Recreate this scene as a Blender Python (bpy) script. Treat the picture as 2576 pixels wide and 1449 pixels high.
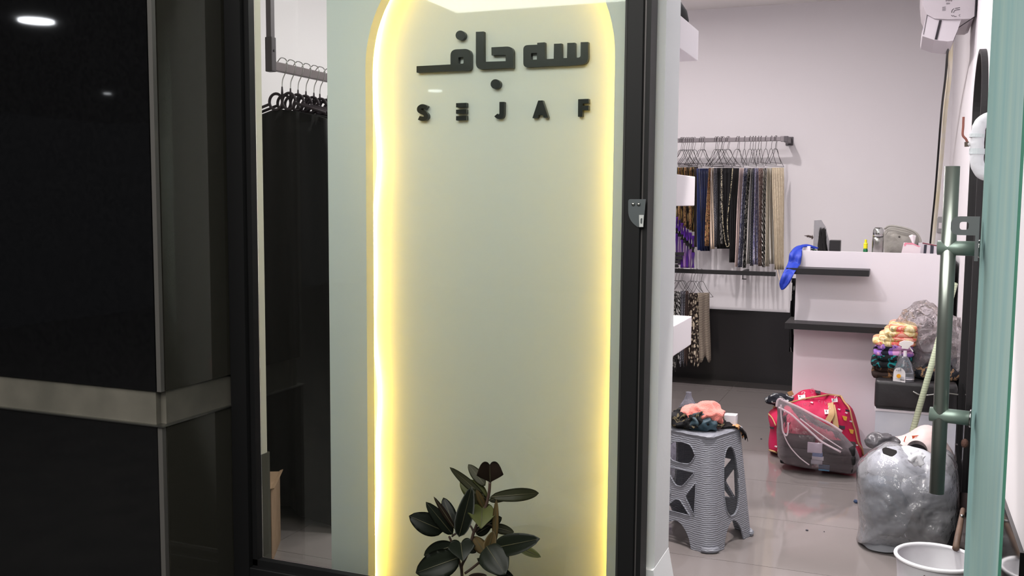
import bpy, bmesh, math, random
from mathutils import Vector, Matrix, noise
from mathutils.geometry import tessellate_polygon
random.seed(7)
for o in list(bpy.data.objects): bpy.data.objects.remove(o)
SC = bpy.context.scene
COL = SC.collection
PI = math.pi
# ------------------------------------------------------------------ camera
CH = 1.42
FPX = 2431.2
YAW, PIT, ROL = 0.38073, -0.08975, 0.00779
cf = Vector((-math.sin(YAW)*math.cos(PIT), math.cos(YAW)*math.cos(PIT), math.sin(PIT)))
cr0 = cf.cross(Vector((0,0,1))).normalized(); cu0 = cr0.cross(cf)
cr = cr0*math.cos(ROL)+cu0*math.sin(ROL); cu = -cr0*math.sin(ROL)+cu0*math.cos(ROL)
cam = bpy.data.cameras.new('camera'); camo = bpy.data.objects.new('camera', cam); COL.objects.link(camo)
cam.sensor_width = 36; cam.lens = FPX*36/2576; cam.clip_start = .05; cam.clip_end = 200
m = Matrix((cr, cu, -cf)).transposed().to_4x4(); m.translation = Vector((0,0,CH)); camo.matrix_world = m
SC.camera = camo
# ------------------------------------------------------------------ world, colour management
w = bpy.data.worlds.new('night'); SC.world = w; w.use_nodes = True
w.node_tree.nodes['Background'].inputs[0].default_value = (.05,.055,.065,1)
w.node_tree.nodes['Background'].inputs[1].default_value = .35
vs = SC.view_settings; vs.view_transform = 'Standard'; vs.look = 'None'; vs.gamma = 1; vs.use_curve_mapping = False; vs.exposure = 0
# ------------------------------------------------------------------ lamps of the shop (ceiling spots and panel)
LS = .66
def area(name, loc, size, power, color, rot=(0,0,0), sizey=None, shape='DISK'):
    l = bpy.data.lights.new(name, 'AREA'); l.shape = shape; l.size = size
    if sizey: l.shape = 'RECTANGLE'; l.size_y = sizey
    l.energy = power*LS; l.color = color
    o = bpy.data.objects.new(name, l); COL.objects.link(o); o.location = loc; o.rotation_euler = rot
    return o
WARM = (1,.92,.91)
area('ceiling_lamp', (-1.25,5.9,2.86), .10, 50, WARM)
area('ceiling_lamp', (-1.30,3.7,2.86), .12, 46, WARM)
area('ceiling_lamp', (-1.7,4.6,2.86), .5, 14, (1,.93,.92))
area('ceiling_lamp', (-.75,4.7,2.88), .7, 40, (1,.95,.98))
area('ceiling_lamp', (-.2,3.4,2.88), .7, 8, (.93,.96,1))
sp_ = bpy.data.lights.new('entrance_spot','SPOT'); sp_.energy = 200; sp_.color = (1,.93,.90); sp_.spot_size = math.radians(43); sp_.spot_blend = .06; sp_.shadow_soft_size = .04
so_ = bpy.data.objects.new('entrance_spot', sp_); COL.objects.link(so_); so_.location = (-.3,3.42,2.88)
area('ceiling_lamp', (-1.9,6.9,2.88), .3, 4, WARM)
# ------------------------------------------------------------------ pixel -> place helpers (used with a real distance)
def ray(x,y): return cr*((x-1288)/FPX) - cu*((y-724.5)/FPX) + cf
def PY(x,y,Y): d = ray(x,y); return Vector((0,0,CH)) + d*(Y/d.y)
def PX(x,y,X): d = ray(x,y); return Vector((0,0,CH)) + d*(X/d.x)
def PZ(x,y,Z=0): d = ray(x,y); return Vector((0,0,CH)) + d*((Z-CH)/d.z)
# ------------------------------------------------------------------ materials
def lin(c):
    c = c/255.0
    return c/12.92 if c <= .04045 else ((c+.055)/1.055)**2.4
def rgb(c): return (lin(c[0]),lin(c[1]),lin(c[2]),1)
def mat(name, c, rough=.6, metal=0, bump=None, var=None, spec=.5, trans=0, coat=0, alpha=1, sheen=0, stretch=None, sss=0, ior=None):
    m = bpy.data.materials.new(name); m.use_nodes = True; nt = m.node_tree; b = nt.nodes['Principled BSDF']
    b.inputs['Base Color'].default_value = rgb(c); b.inputs['Roughness'].default_value = rough
    b.inputs['Metallic'].default_value = metal; b.inputs['Specular IOR Level'].default_value = spec
    b.inputs['Transmission Weight'].default_value = trans; b.inputs['Coat Weight'].default_value = coat
    b.inputs['Alpha'].default_value = alpha; b.inputs['Sheen Weight'].default_value = sheen
    if ior: b.inputs['IOR'].default_value = ior
    if bump or var:
        tc = nt.nodes.new('ShaderNodeTexCoord'); mp = nt.nodes.new('ShaderNodeMapping')
        nt.links.new(tc.outputs['Object'], mp.inputs['Vector'])
        if stretch: mp.inputs['Scale'].default_value = stretch
    if bump:
        n = nt.nodes.new('ShaderNodeTexNoise'); n.inputs['Scale'].default_value = bump[0]; n.inputs['Detail'].default_value = 4
        nt.links.new(mp.outputs[0], n.inputs['Vector'])
        bp = nt.nodes.new('ShaderNodeBump'); bp.inputs['Strength'].default_value = bump[1]; bp.inputs['Distance'].default_value = bump[2] if len(bump)>2 else .01
        nt.links.new(n.outputs['Fac'], bp.inputs['Height']); nt.links.new(bp.outputs[0], b.inputs['Normal'])
    if var:
        n = nt.nodes.new('ShaderNodeTexNoise'); n.inputs['Scale'].default_value = var[0]; n.inputs['Detail'].default_value = 5
        nt.links.new(mp.outputs[0], n.inputs['Vector'])
        r = nt.nodes.new('ShaderNodeValToRGB'); r.color_ramp.elements[0].position = .35; r.color_ramp.elements[1].position = .65
        r.color_ramp.elements[0].color = rgb(c); r.color_ramp.elements[1].color = rgb(var[1])
        nt.links.new(n.outputs['Fac'], r.inputs[0]); nt.links.new(r.outputs[0], b.inputs['Base Color'])
    return m
def pat(name, kind, cols, scale, rough=.8, stretch=(1,1,1), stops=None, bump=0):
    """printed cloth: cols through a ramp driven by a texture"""
    m = bpy.data.materials.new(name); m.use_nodes = True; nt = m.node_tree; b = nt.nodes['Principled BSDF']
    b.inputs['Roughness'].default_value = rough; b.inputs['Specular IOR Level'].default_value = .25
    tc = nt.nodes.new('ShaderNodeTexCoord'); mp = nt.nodes.new('ShaderNodeMapping'); mp.inputs['Scale'].default_value = stretch
    nt.links.new(tc.outputs['Object'], mp.inputs['Vector'])
    if kind == 'vor':
        t = nt.nodes.new('ShaderNodeTexVoronoi'); out = t.outputs['Distance']; t.inputs['Scale'].default_value = scale
    elif kind == 'cell':
        t = nt.nodes.new('ShaderNodeTexVoronoi'); t.inputs['Scale'].default_value = scale
        sx = nt.nodes.new('ShaderNodeSeparateColor'); nt.links.new(t.outputs['Color'], sx.inputs[0]); out = sx.outputs[0]
    elif kind == 'wave':
        t = nt.nodes.new('ShaderNodeTexWave'); out = t.outputs['Fac']; t.inputs['Scale'].default_value = scale; t.inputs['Distortion'].default_value = 1.5
        t.bands_direction = 'Z'
    elif kind == 'waved':
        t = nt.nodes.new('ShaderNodeTexWave'); out = t.outputs['Fac']; t.inputs['Scale'].default_value = scale; t.inputs['Distortion'].default_value = 9; t.inputs['Detail'].default_value = 3
        t.bands_direction = 'DIAGONAL'
    elif kind == 'magic':
        t = nt.nodes.new('ShaderNodeTexMagic'); out = t.outputs['Fac']; t.inputs['Scale'].default_value = scale; t.turbulence_depth = 2
    else:
        t = nt.nodes.new('ShaderNodeTexNoise'); out = t.outputs['Fac']; t.inputs['Scale'].default_value = scale; t.inputs['Detail'].default_value = 3; t.inputs['Distortion'].default_value = .6
    nt.links.new(mp.outputs[0], t.inputs['Vector'])
    r = nt.nodes.new('ShaderNodeValToRGB'); r.color_ramp.interpolation = 'CONSTANT' if kind != 'noisesoft' else 'LINEAR'
    e = r.color_ramp.elements
    if stops is None: stops = [i/len(cols) for i in range(len(cols))]
    e[0].position = stops[0]; e[0].color = rgb(cols[0]); e[1].position = stops[1]; e[1].color = rgb(cols[1])
    for s,c in zip(stops[2:], cols[2:]):
        q = e.new(s); q.color = rgb(c)
    nt.links.new(out, r.inputs[0]); nt.links.new(r.outputs[0], b.inputs['Base Color'])
    if bump:
        n2 = nt.nodes.new('ShaderNodeTexNoise'); n2.inputs['Scale'].default_value = 60; nt.links.new(tc.outputs['Object'], n2.inputs['Vector'])
        bp = nt.nodes.new('ShaderNodeBump'); bp.inputs['Strength'].default_value = bump; bp.inputs['Distance'].default_value = .01
        nt.links.new(n2.outputs['Fac'], bp.inputs['Height']); nt.links.new(bp.outputs[0], b.inputs['Normal'])
    return m
def emis(name, c, s):
    m = bpy.data.materials.new(name); m.use_nodes = True; nt = m.node_tree; nt.nodes.remove(nt.nodes['Principled BSDF'])
    e = nt.nodes.new('ShaderNodeEmission'); e.inputs[0].default_value = (*c,1); e.inputs[1].default_value = s
    nt.links.new(e.outputs[0], nt.nodes['Material Output'].inputs[0]); return m
def clear(name, tint, gl=1.0, haze=0, hazec=(230,232,235), rough=.02, ior=1.5, bump=None, faced=0):
    """thin clear sheet: tinted transparency + fresnel gloss (+ a little milky diffuse)"""
    m = bpy.data.materials.new(name); m.use_nodes = True; nt = m.node_tree; nt.nodes.remove(nt.nodes['Principled BSDF'])
    t = nt.nodes.new('ShaderNodeBsdfTransparent'); t.inputs[0].default_value = (*tint,1)
    g = nt.nodes.new('ShaderNodeBsdfGlossy'); g.inputs['Roughness'].default_value = rough
    fr = nt.nodes.new('ShaderNodeFresnel'); fr.inputs['IOR'].default_value = ior
    cur = t
    if haze:
        d = nt.nodes.new('ShaderNodeBsdfDiffuse'); d.inputs[0].default_value = rgb(hazec)
        tl = nt.nodes.new('ShaderNodeBsdfTranslucent'); tl.inputs[0].default_value = rgb(hazec)
        dm = nt.nodes.new('ShaderNodeMixShader'); dm.inputs[0].default_value = .35
        nt.links.new(d.outputs[0], dm.inputs[1]); nt.links.new(tl.outputs[0], dm.inputs[2])
        mx = nt.nodes.new('ShaderNodeMixShader'); mx.inputs[0].default_value = haze
        if faced:
            lw = nt.nodes.new('ShaderNodeLayerWeight'); lw.inputs[0].default_value = .45
            ma = nt.nodes.new('ShaderNodeMath'); ma.operation = 'MULTIPLY_ADD'; ma.inputs[1].default_value = faced; ma.inputs[2].default_value = haze
            nt.links.new(lw.outputs['Facing'], ma.inputs[0]); nt.links.new(ma.outputs[0], mx.inputs[0])
        nt.links.new(t.outputs[0], mx.inputs[1]); nt.links.new(dm.outputs[0], mx.inputs[2]); cur = mx
    m2 = nt.nodes.new('ShaderNodeMixShader')
    if gl != 1.0:
        mm = nt.nodes.new('ShaderNodeMath'); mm.operation = 'MULTIPLY'; mm.inputs[1].default_value = gl
        nt.links.new(fr.outputs[0], mm.inputs[0]); nt.links.new(mm.outputs[0], m2.inputs[0])
    else: nt.links.new(fr.outputs[0], m2.inputs[0])
    nt.links.new(cur.outputs[0], m2.inputs[1]); nt.links.new(g.outputs[0], m2.inputs[2])
    if bump:
        tc = nt.nodes.new('ShaderNodeTexCoord'); n = nt.nodes.new('ShaderNodeTexNoise'); n.inputs['Scale'].default_value = bump[0]; n.inputs['Detail'].default_value = 4
        nt.links.new(tc.outputs['Object'], n.inputs['Vector'])
        bp = nt.nodes.new('ShaderNodeBump'); bp.inputs['Strength'].default_value = bump[1]; bp.inputs['Distance'].default_value = .02
        nt.links.new(n.outputs['Fac'], bp.inputs['Height'])
        for q in (g,fr): nt.links.new(bp.outputs[0], q.inputs['Normal'])
        if haze: nt.links.new(bp.outputs[0], d.inputs['Normal'])
    nt.links.new(m2.outputs[0], nt.nodes['Material Output'].inputs[0]); return m
# ------------------------------------------------------------------ object plumbing
def tag(o, label=None, cat=None, group=None, kind=None):
    if label: o['label'] = label
    if cat: o['category'] = cat
    if group: o['group'] = group
    if kind: o['kind'] = kind
    return o
def root(name, loc, label, cat, group=None, rz=0):
    o = bpy.data.objects.new(name, None); COL.objects.link(o); o.location = loc; o.rotation_euler = (0,0,rz); o.empty_display_size = .05
    o['wloc'] = tuple(loc)
    return tag(o, label, cat, group)
def obj(name, bm, m, parent=None, smooth=False, label=None, cat=None, group=None, kind=None, local=False):
    """links a bmesh given in world coordinates as ONE object (origin at its base, or its parent's place)"""
    bmesh.ops.recalc_face_normals(bm, faces=bm.faces)
    if parent is not None:
        off = Vector((0,0,0)) if local else Vector(parent.get('wloc', (0,0,0)))
    else:
        if local: off = Vector((0,0,0))
        else:
            xs=[v.co.x for v in bm.verts]; ys=[v.co.y for v in bm.verts]; zs=[v.co.z for v in bm.verts]
            off = Vector(((min(xs)+max(xs))/2,(min(ys)+max(ys))/2,min(zs)))
    bmesh.ops.translate(bm, verts=bm.verts, vec=-off)
    me = bpy.data.meshes.new(name); bm.to_mesh(me); bm.free()
    if smooth: me.shade_smooth()
    ms = m if isinstance(m,(list,tuple)) else [m]
    for q in ms: me.materials.append(q)
    o = bpy.data.objects.new(name, me); COL.objects.link(o)
    if parent is not None:
        o.parent = parent; o['wloc'] = tuple(parent.get('wloc', (0,0,0)))
    else:
        o.location = off; o['wloc'] = tuple(off)
    return tag(o, label, cat, group, kind)
def copy_tree(o, parent=None):
    c = o.copy(); COL.objects.link(c)
    if parent is not None: c.parent = parent
    for ch in [k for k in bpy.data.objects if k.parent == o]: copy_tree(ch, c)
    return c
def struct(name, bm, m, **k): return obj(name, bm, m, kind='structure', **k)
# ------------------------------------------------------------------ mesh helpers
def NB(): return bmesh.new()
def box(bm, a, b, bev=0, mi=0):
    x0,x1=sorted((a[0],b[0])); y0,y1=sorted((a[1],b[1])); z0,z1=sorted((a[2],b[2]))
    v=[bm.verts.new(p) for p in ((x0,y0,z0),(x1,y0,z0),(x1,y1,z0),(x0,y1,z0),(x0,y0,z1),(x1,y0,z1),(x1,y1,z1),(x0,y1,z1))]
    fs=[bm.faces.new([v[i] for i in q]) for q in ((0,3,2,1),(4,5,6,7),(0,1,5,4),(1,2,6,5),(2,3,7,6),(3,0,4,7))]
    for f in fs: f.material_index=mi
    if bev:
        es=list({e for f in fs for e in f.edges}); bmesh.ops.bevel(bm, geom=es, offset=bev, segments=3, affect='EDGES', profile=.6)
    return bm
def xf(bm, M, start=0):
    bm.verts.ensure_lookup_table(); bmesh.ops.transform(bm, matrix=M, verts=bm.verts[start:])
def frame_of(d, up=Vector((0,0,1))):
    d=d.normalized()
    if abs(d.dot(up))>.95: up=Vector((1,0,0))
    a=d.cross(up).normalized(); return a, a.cross(d).normalized()
def tube(bm, pts, r, seg=8, cap=True, mi=0, up=Vector((0,0,1))):
    pts=[Vector(p) for p in pts]; n=len(pts); rs=r if isinstance(r,(list,tuple)) else [r]*n
    rings=[]; a=None
    for i,p in enumerate(pts):
        d=(pts[min(i+1,n-1)]-pts[max(i-1,0)])
        if d.length<1e-9: d=Vector((0,0,1))
        d.normalize()
        if a is None: a,b=frame_of(d,up)
        else:
            a=(a-d*a.dot(d))
            if a.length<1e-6: a,b=frame_of(d,up)
            a.normalize(); b=a.cross(d)
        rings.append([bm.verts.new(p+(a*math.cos(t)+b*math.sin(t))*rs[i]) for t in [2*PI*k/seg for k in range(seg)]])
    for i in range(n-1):
        for k in range(seg):
            f=bm.faces.new((rings[i][k],rings[i][(k+1)%seg],rings[i+1][(k+1)%seg],rings[i+1][k])); f.material_index=mi
    if cap:
        bm.faces.new(rings[0][::-1]); bm.faces.new(rings[-1])
    return bm
def smoothpath(pts, n=6):
    pts=[Vector(p) for p in pts]; out=[]
    for i in range(len(pts)-1):
        p0=pts[max(i-1,0)];p1=pts[i];p2=pts[i+1];p3=pts[min(i+2,len(pts)-1)]
        for k in range(n):
            t=k/n; out.append(.5*((2*p1)+(p2-p0)*t+(2*p0-5*p1+4*p2-p3)*t*t+(3*p1-p0-3*p2+p3)*t**3))
    out.append(pts[-1]); return out
def lathe(bm, prof, c=(0,0,0), seg=32, mi=0, sx=1, sy=1, close=False):
    c=Vector(c); rings=[]
    for r,z in prof:
        rings.append([bm.verts.new(c+Vector((r*sx*math.cos(2*PI*k/seg), r*sy*math.sin(2*PI*k/seg), z))) for k in range(seg)])
    for i in range(len(rings)-1):
        for k in range(seg):
            f=bm.faces.new((rings[i][k],rings[i][(k+1)%seg],rings[i+1][(k+1)%seg],rings[i+1][k])); f.material_index=mi
    bm.faces.new(rings[0][::-1]); bm.faces.new(rings[-1]); return bm
def fillet(pts, n=7):
    """pts: (x,y) or (x,y,r) -> rounded outline"""
    out=[]; N=len(pts)
    for i,p in enumerate(pts):
        if len(p)<3 or p[2]==0: out.append((p[0],p[1])); continue
        P=Vector(p[:2]); A=Vector(pts[i-1][:2]); B=Vector(pts[(i+1)%N][:2]); r=p[2]
        u=(A-P); v=(B-P); r1=min(r,u.length*.49 if len(pts[i-1])>2 else u.length*.98); r2=min(r,v.length*.49 if len(pts[(i+1)%N])>2 else v.length*.98)
        a=P+u.normalized()*r1; b=P+v.normalized()*r2
        for k in range(n+1):
            t=k/n; q=a*(1-t)**2+P*(2*t*(1-t))+b*t*t; out.append((q.x,q.y))
    return out
def plate(bm, outer, holes, f, th, mi=0):
    """outline with holes; f maps (x,y)->Vector on the front plane; th = extrusion vector"""
    loops=[outer]+list(holes); L3=[[f(*p) for p in l] for l in loops]
    tri=tessellate_polygon([[Vector((p[0],p[1],0)) for p in l] for l in loops])
    fl=[p for l in L3 for p in l]; V0=[bm.verts.new(p) for p in fl]; V1=[bm.verts.new(p+th) for p in fl]
    for t in tri:
        try:
            q=bm.faces.new([V0[i] for i in t]); q.material_index=mi; q=bm.faces.new([V1[i] for i in reversed(t)]); q.material_index=mi
        except ValueError: pass
    k=0
    for l in L3:
        n=len(l)
        for i in range(n):
            a,b=k+i,k+(i+1)%n
            q=bm.faces.new((V0[a],V0[b],V1[b],V1[a])); q.material_index=mi
        k+=n
    return bm
def loft(bm, rings, seg=48, amp=0, fr=6, seed=0, mi=0, cap=True, ridge=0):
    """rings: (cx,cy,z,rx,ry,power) superellipse sections; crumpled by noise"""
    out=[]
    for (cx,cy,z,rx,ry,pw) in rings:
        rg=[]
        for k in range(seg):
            t=2*PI*k/seg; c,s=math.cos(t),math.sin(t)
            x=rx*math.copysign(abs(c)**(2/pw),c); y=ry*math.copysign(abs(s)**(2/pw),s)
            p=Vector((cx+x,cy+y,z))
            if amp:
                q=p*fr+Vector((seed*7.3,seed,0)); n=noise.noise(q)+.5*noise.noise(q*2.1)
                if ridge: n+=ridge*(.5-abs(noise.noise(q*1.3)))*1.5
                d=Vector((x/rx**2,y/ry**2,0)); d.normalize(); p+=d*n*amp; p.z+=noise.noise(q+Vector((9,9,9)))*amp*.5
            rg.append(bm.verts.new(p))
        out.append(rg)
    for i in range(len(out)-1):
        for k in range(seg):
            f=bm.faces.new((out[i][k],out[i][(k+1)%seg],out[i+1][(k+1)%seg],out[i+1][k])); f.material_index=mi
    if cap: bm.faces.new(out[0][::-1]); bm.faces.new(out[-1])
    return bm
def resample(rings, n):
    out=[]
    for i in range(len(rings)-1):
        for k in range(n):
            t=k/n; out.append(tuple(a+(b-a)*t for a,b in zip(rings[i],rings[i+1])))
    out.append(rings[-1]); return out
def crumple(bm, c, s, amp=.15, fr=9, seed=0, floor=None, sub=4, ridge=1.0, mi=0):
    st=len(bm.verts); r=bmesh.ops.create_icosphere(bm, subdivisions=sub, radius=1); c=Vector(c)
    for v in r['verts']:
        d=v.co.copy(); p=Vector((d.x*s[0],d.y*s[1],d.z*s[2]))
        q=(p+c)*fr+Vector((seed*3.1,seed*1.7,seed)); n=noise.noise(q)+ridge*(.35-abs(noise.noise(q*1.9)))*1.3+.3*noise.noise(q*4)
        p*=1+n*amp; p+=c
        if floor is not None and p.z<floor: p.z=floor+ (p.z-floor)*.04
        v.co=p
    for v in r['verts']:
        for f in v.link_faces: f.material_index=mi
    return bm
def grid(bm, f, nu, nv, th=None, mi=0, close=True):
    """sheet f(u,v); th = offset Vector makes it a closed thin solid"""
    A=[[bm.verts.new(f(i/nu,j/nv)) for j in range(nv+1)] for i in range(nu+1)]
    def q(*v):
        ff=bm.faces.new(v); ff.material_index=mi
    for i in range(nu):
        for j in range(nv): q(A[i][j],A[i+1][j],A[i+1][j+1],A[i][j+1])
    if th is not None:
        B=[[bm.verts.new(A[i][j].co+(th(i/nu,j/nv) if callable(th) else th)) for j in range(nv+1)] for i in range(nu+1)]
        for i in range(nu):
            for j in range(nv): q(B[i][j],B[i][j+1],B[i+1][j+1],B[i+1][j])
        for i in range(nu): q(A[i][0],B[i][0],B[i+1][0],A[i+1][0]); q(A[i][nv],A[i+1][nv],B[i+1][nv],B[i][nv])
        for j in range(nv): q(A[0][j],A[0][j+1],B[0][j+1],B[0][j]); q(A[nu][j],B[nu][j],B[nu][j+1],A[nu][j+1])
    return bm
# ================================================================== materials in use
M_wall = mat('wall_paint', (230,227,230), .75, bump=(120,.03), spec=.3)
M_ceil = mat('ceiling_paint', (235,232,230), .85)
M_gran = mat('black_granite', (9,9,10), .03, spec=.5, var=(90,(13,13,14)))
M_gran2 = mat('granite_side_reflection_tint', (40,39,34), .06, spec=.9, var=(90,(46,45,40)))  # lighter, browner granite copy: the niche's reflection is put into the colour
M_grn2 = mat('black_cladding', (34,33,34), .16, spec=.5)
M_marble = mat('marble', (88,85,78), .28, var=(9,(74,72,66)), bump=(30,.05))
M_frame = mat('black_aluminium', (15,15,16), .5, spec=.25)
M_alu = mat('grey_aluminium', (120,116,116), .4, metal=.6)
M_tile = mat('polished_tile', (124,118,116), .06, var=(1.4,(130,124,122)), spec=.6)
M_tiled = mat('dark_tile', (62,58,57), .10, var=(3,(68,64,62)))
M_grout = mat('grout', (92,88,84), .8)
M_steel = mat('steel', (176,178,176), .16, metal=1)
M_steelb = mat('brushed_steel', (150,150,146), .3, metal=1)
M_blk = mat('matt_black', (22,21,23), .5)
M_white = mat('white_laminate', (236,230,236), .45)
M_whitep = mat('white_plaster', (226,228,230), .7, bump=(60,.05))
# ================================================================== SETTING
FY = 2.58          # shopfront line
XR = .315; XL = -2.85; YB = 7.75; ZC = 2.93
# floor: substrate with tiles as pieces
fl = NB(); box(fl,(XL,2.5,-.05),(XR,YB,-.004)); FLOOR = struct('floor', fl, M_grout)
TX0, TY0 = -1.15, 4.388
def tile(x0,y0,x1,y1,m):
    x0=max(x0,XL);x1=min(x1,XR);y0=max(y0,2.5);y1=min(y1,YB)
    if x1-x0<.02 or y1-y0<.02: return
    b=NB(); box(b,(x0+.0012,y0+.0012,-.004),(x1-.0012,y1-.0012,0)); obj('tile', b, m, FLOOR)
for i in range(-2,2):
    for j in range(-4,8):
        y0=TY0+.6*j; y1=y0+.6
        if y0>=7.5: continue
        tile(TX0+1.2*i,y0,TX0+1.2*i+1.2,min(y1,7.5),M_tile)
    tile(TX0+1.2*i,7.5,TX0+1.2*i+1.2,YB,M_tiled)
b=NB(); box(b,(-9,-9,-.05),(3,2.5,0)); struct('floor_outside', b, mat('outdoor_paving',(58,57,56),.45,var=(5,(70,68,66))))
b=NB(); box(b,(XL,2.5,ZC),(XR,YB,ZC+.1)); struct('ceiling', b, M_ceil)
b=NB(); box(b,(XL-.1,YB,0),(XR+.1,YB+.1,ZC)); struct('wall_back', b, M_wall)
b=NB(); box(b,(XL,YB-.012,0),(-.6+.9,YB,.572)); struct('baseboard_back', b, M_grn2)
b=NB(); box(b,(XL-.1,2.6,0),(XL,YB,ZC)); struct('wall_left', b, M_wall)
b=NB(); box(b,(XL,2.7,0),(XL+.012,YB-.012,.572)); struct('baseboard_left', b, M_grn2)
b=NB(); box(b,(XR,2.6,0),(XR+.1,YB,ZC)); struct('wall_right', b, M_wall)
b=NB(); box(b,(XR-.01,2.6,0),(XR,5.2,.572)); struct('baseboard_right', b, mat('glossy_black_cladding',(14,14,15),.06))
# short return of the front wall beside the left window frame
xl_ret = PY(656,1146,2.62).x
b=NB(); box(b,(XL,2.60,0),(xl_ret,2.655,ZC)); struct('wall_front_left', b, mat('cream_lit_wall',(228,226,208),.7))  # cream tint in the paint stands for light differing from the left wall
b=NB(); box(b,(XL,2.598,0),(xl_ret+.003,2.665,.572)); struct('baseboard_front_left', b, mat('olive_skirting',(84,84,72),.3))
b=NB(); box(b,(XR,2.45,0),(1.6,2.6,3.2)); struct('wall_front_right', b, M_gran)
b=NB(); box(b,(-3.4,2.50,2.62),(XR,2.62,3.2)); struct('trim_header', b, M_frame)
# ---- granite pillar left of the shopfront
pxs = PY(595,1016,FY-.02).x
pc = PX(408,1073,pxs); PYF = pc.y
zt0, zt1 = PX(408,1072,pxs).z, PX(408,987,pxs).z
pil = root('granite_pillar', (pxs-1.2,(PYF+2.7)/2,0), 'black polished granite pillar with a pale marble band, left of the window', 'pillar')
def slab(z0,z1,inset,m,name,lab=None):
    b=NB(); box(b,(-4.6,PYF+inset,z0),(pxs-.02-inset,PYF+inset+.03,z1)); o=obj(name,b,m,pil)
    if lab: o['label']=lab
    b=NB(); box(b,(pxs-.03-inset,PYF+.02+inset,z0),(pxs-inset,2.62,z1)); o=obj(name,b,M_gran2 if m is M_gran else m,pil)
    if lab: o['label']=lab
slab(0,zt0-.002,0,M_gran,'granite_slab')
slab(zt1,3.2,.004,M_gran,'granite_slab')
slab(zt0,zt1,.010,M_marble,'marble_band','pale veined marble band')
b=NB(); box(b,(-4.6,PYF-.004,zt0-.004),(pxs+.004,2.62,zt0)); obj('metal_ledge',b,M_steelb,pil)
b=NB(); box(b,(-4.6,PYF+.045,0),(pxs-.045,2.62,3.2)); obj('core',b,mat('dark_mortar',(30,29,28),.9),pil)
# corner angle of the pillar
b=NB(); box(b,(pxs-.019,PYF+.003,zt1),(pxs-.0035,PYF+.018,3.2)); box(b,(pxs-.019,PYF+.002,0),(pxs-.002,PYF+.018,zt0-.004)); obj('corner_bead',b,mat('dark_bead',(70,68,66),.3),pil)
# ---- window frame, post, sill, glass
xfl0 = pxs+.002; xfl1 = PY(652,800,FY).x
zs = PY(659,1400,FY).z
xp0 = PY(1573,500,FY-.03).x; xp1 = PY(1637,500,FY).x
WIN = root('window_1', ((xfl0+xp0)/2,FY,zs), 'black framed shop window with clear greenish glass', 'window'); WIN['kind']='structure'
if 'category' in WIN: del WIN['category']
b=NB(); box(b,(xfl0,FY-.05,0),(xfl1-.018,FY+.02,2.62)); box(b,(xfl1-.018,FY-.03,zs-.02),(xfl1,FY-.002,2.62)); obj('window_frame',b,M_frame,WIN)
b=NB(); box(b,(xfl1-.018,FY-.05,zs-.07),(xp0,FY+.02,zs-.022),.004); box(b,(xfl1-.018,FY-.03,zs-.024),(xp0,FY-.004,zs)); obj('window_sill',b,M_frame,WIN)
b=NB(); box(b,(xfl1-.018,FY-.03,0),(xp0,FY+.03,zs-.07)); obj('base_panel',b,M_gran,WIN)
M_glass = clear('window_glass',(.905,.935,.91))
b=NB(); box(b,(xfl1,FY+.0,zs),(xp0,FY+.0012,2.62)); obj('glass_pane',b,M_glass,WIN)
b=NB(); box(b,(xp0,FY-.045,0),(xp0+.045,FY+.03,2.62),.003); obj('post',b,M_frame,WIN)
b=NB(); box(b,(xp0+.045,FY-.03,0),(xp1-.013,FY+.03,2.62)); obj('post_channel',b,M_alu,WIN,label='grey aluminium channel')
b=NB(); box(b,(xp1-.013,FY-.034,0),(xp1,FY+.034,2.62)); obj('post_lip',b,M_frame,WIN)
b=NB(); box(b,(xp0-.012,FY-.02,zs),(xp0,FY-.004,2.62)); obj('gasket',b,mat('rubber',(30,30,28),.6),WIN)
# lock plate on the post
YL=FY-.047
lock=root('lock_plate', PY(1600,570,YL), 'small grey metal lock plate with two rivets on the black post', 'lock')
def zl(x,y): return (1500+x*.207,400+y*.207)
out=fillet([(388,488,30),(600,488),(570,826),(500,826),(388,740,110)])
b=NB(); plate(b,[zl(*p) for p in out],[],lambda x,y:PY(x,y,YL-.002),Vector((0,.002,0))); obj('plate',b,mat('lock_metal',(104,110,112),.35,metal=.7),lock)
for p in ((448,550),(516,552)):
    q=PY(*zl(*p),YL-.003); b=NB(); lathe(b,[(.0048,0),(.0045,.0015),(.0025,.0028)],seg=16); xf(b,Matrix.Translation(q)@Matrix.Rotation(PI/2,4,'X')); obj('rivet',b,M_steelb,lock,smooth=True)
b=NB(); o2=[zl(*p) for p in fillet([(520,680),(576,680),(568,826),(522,826)])]; h=[zl(*p) for p in fillet([(538,725,12),(560,715,12),(558,790,12),(536,785,12)])]
plate(b,o2,[h],lambda x,y:PY(x,y,YL-.004),Vector((0,.003,0))); obj('latch_keeper',b,mat('pale_zinc',(196,198,196),.4,metal=.4),lock)
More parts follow.
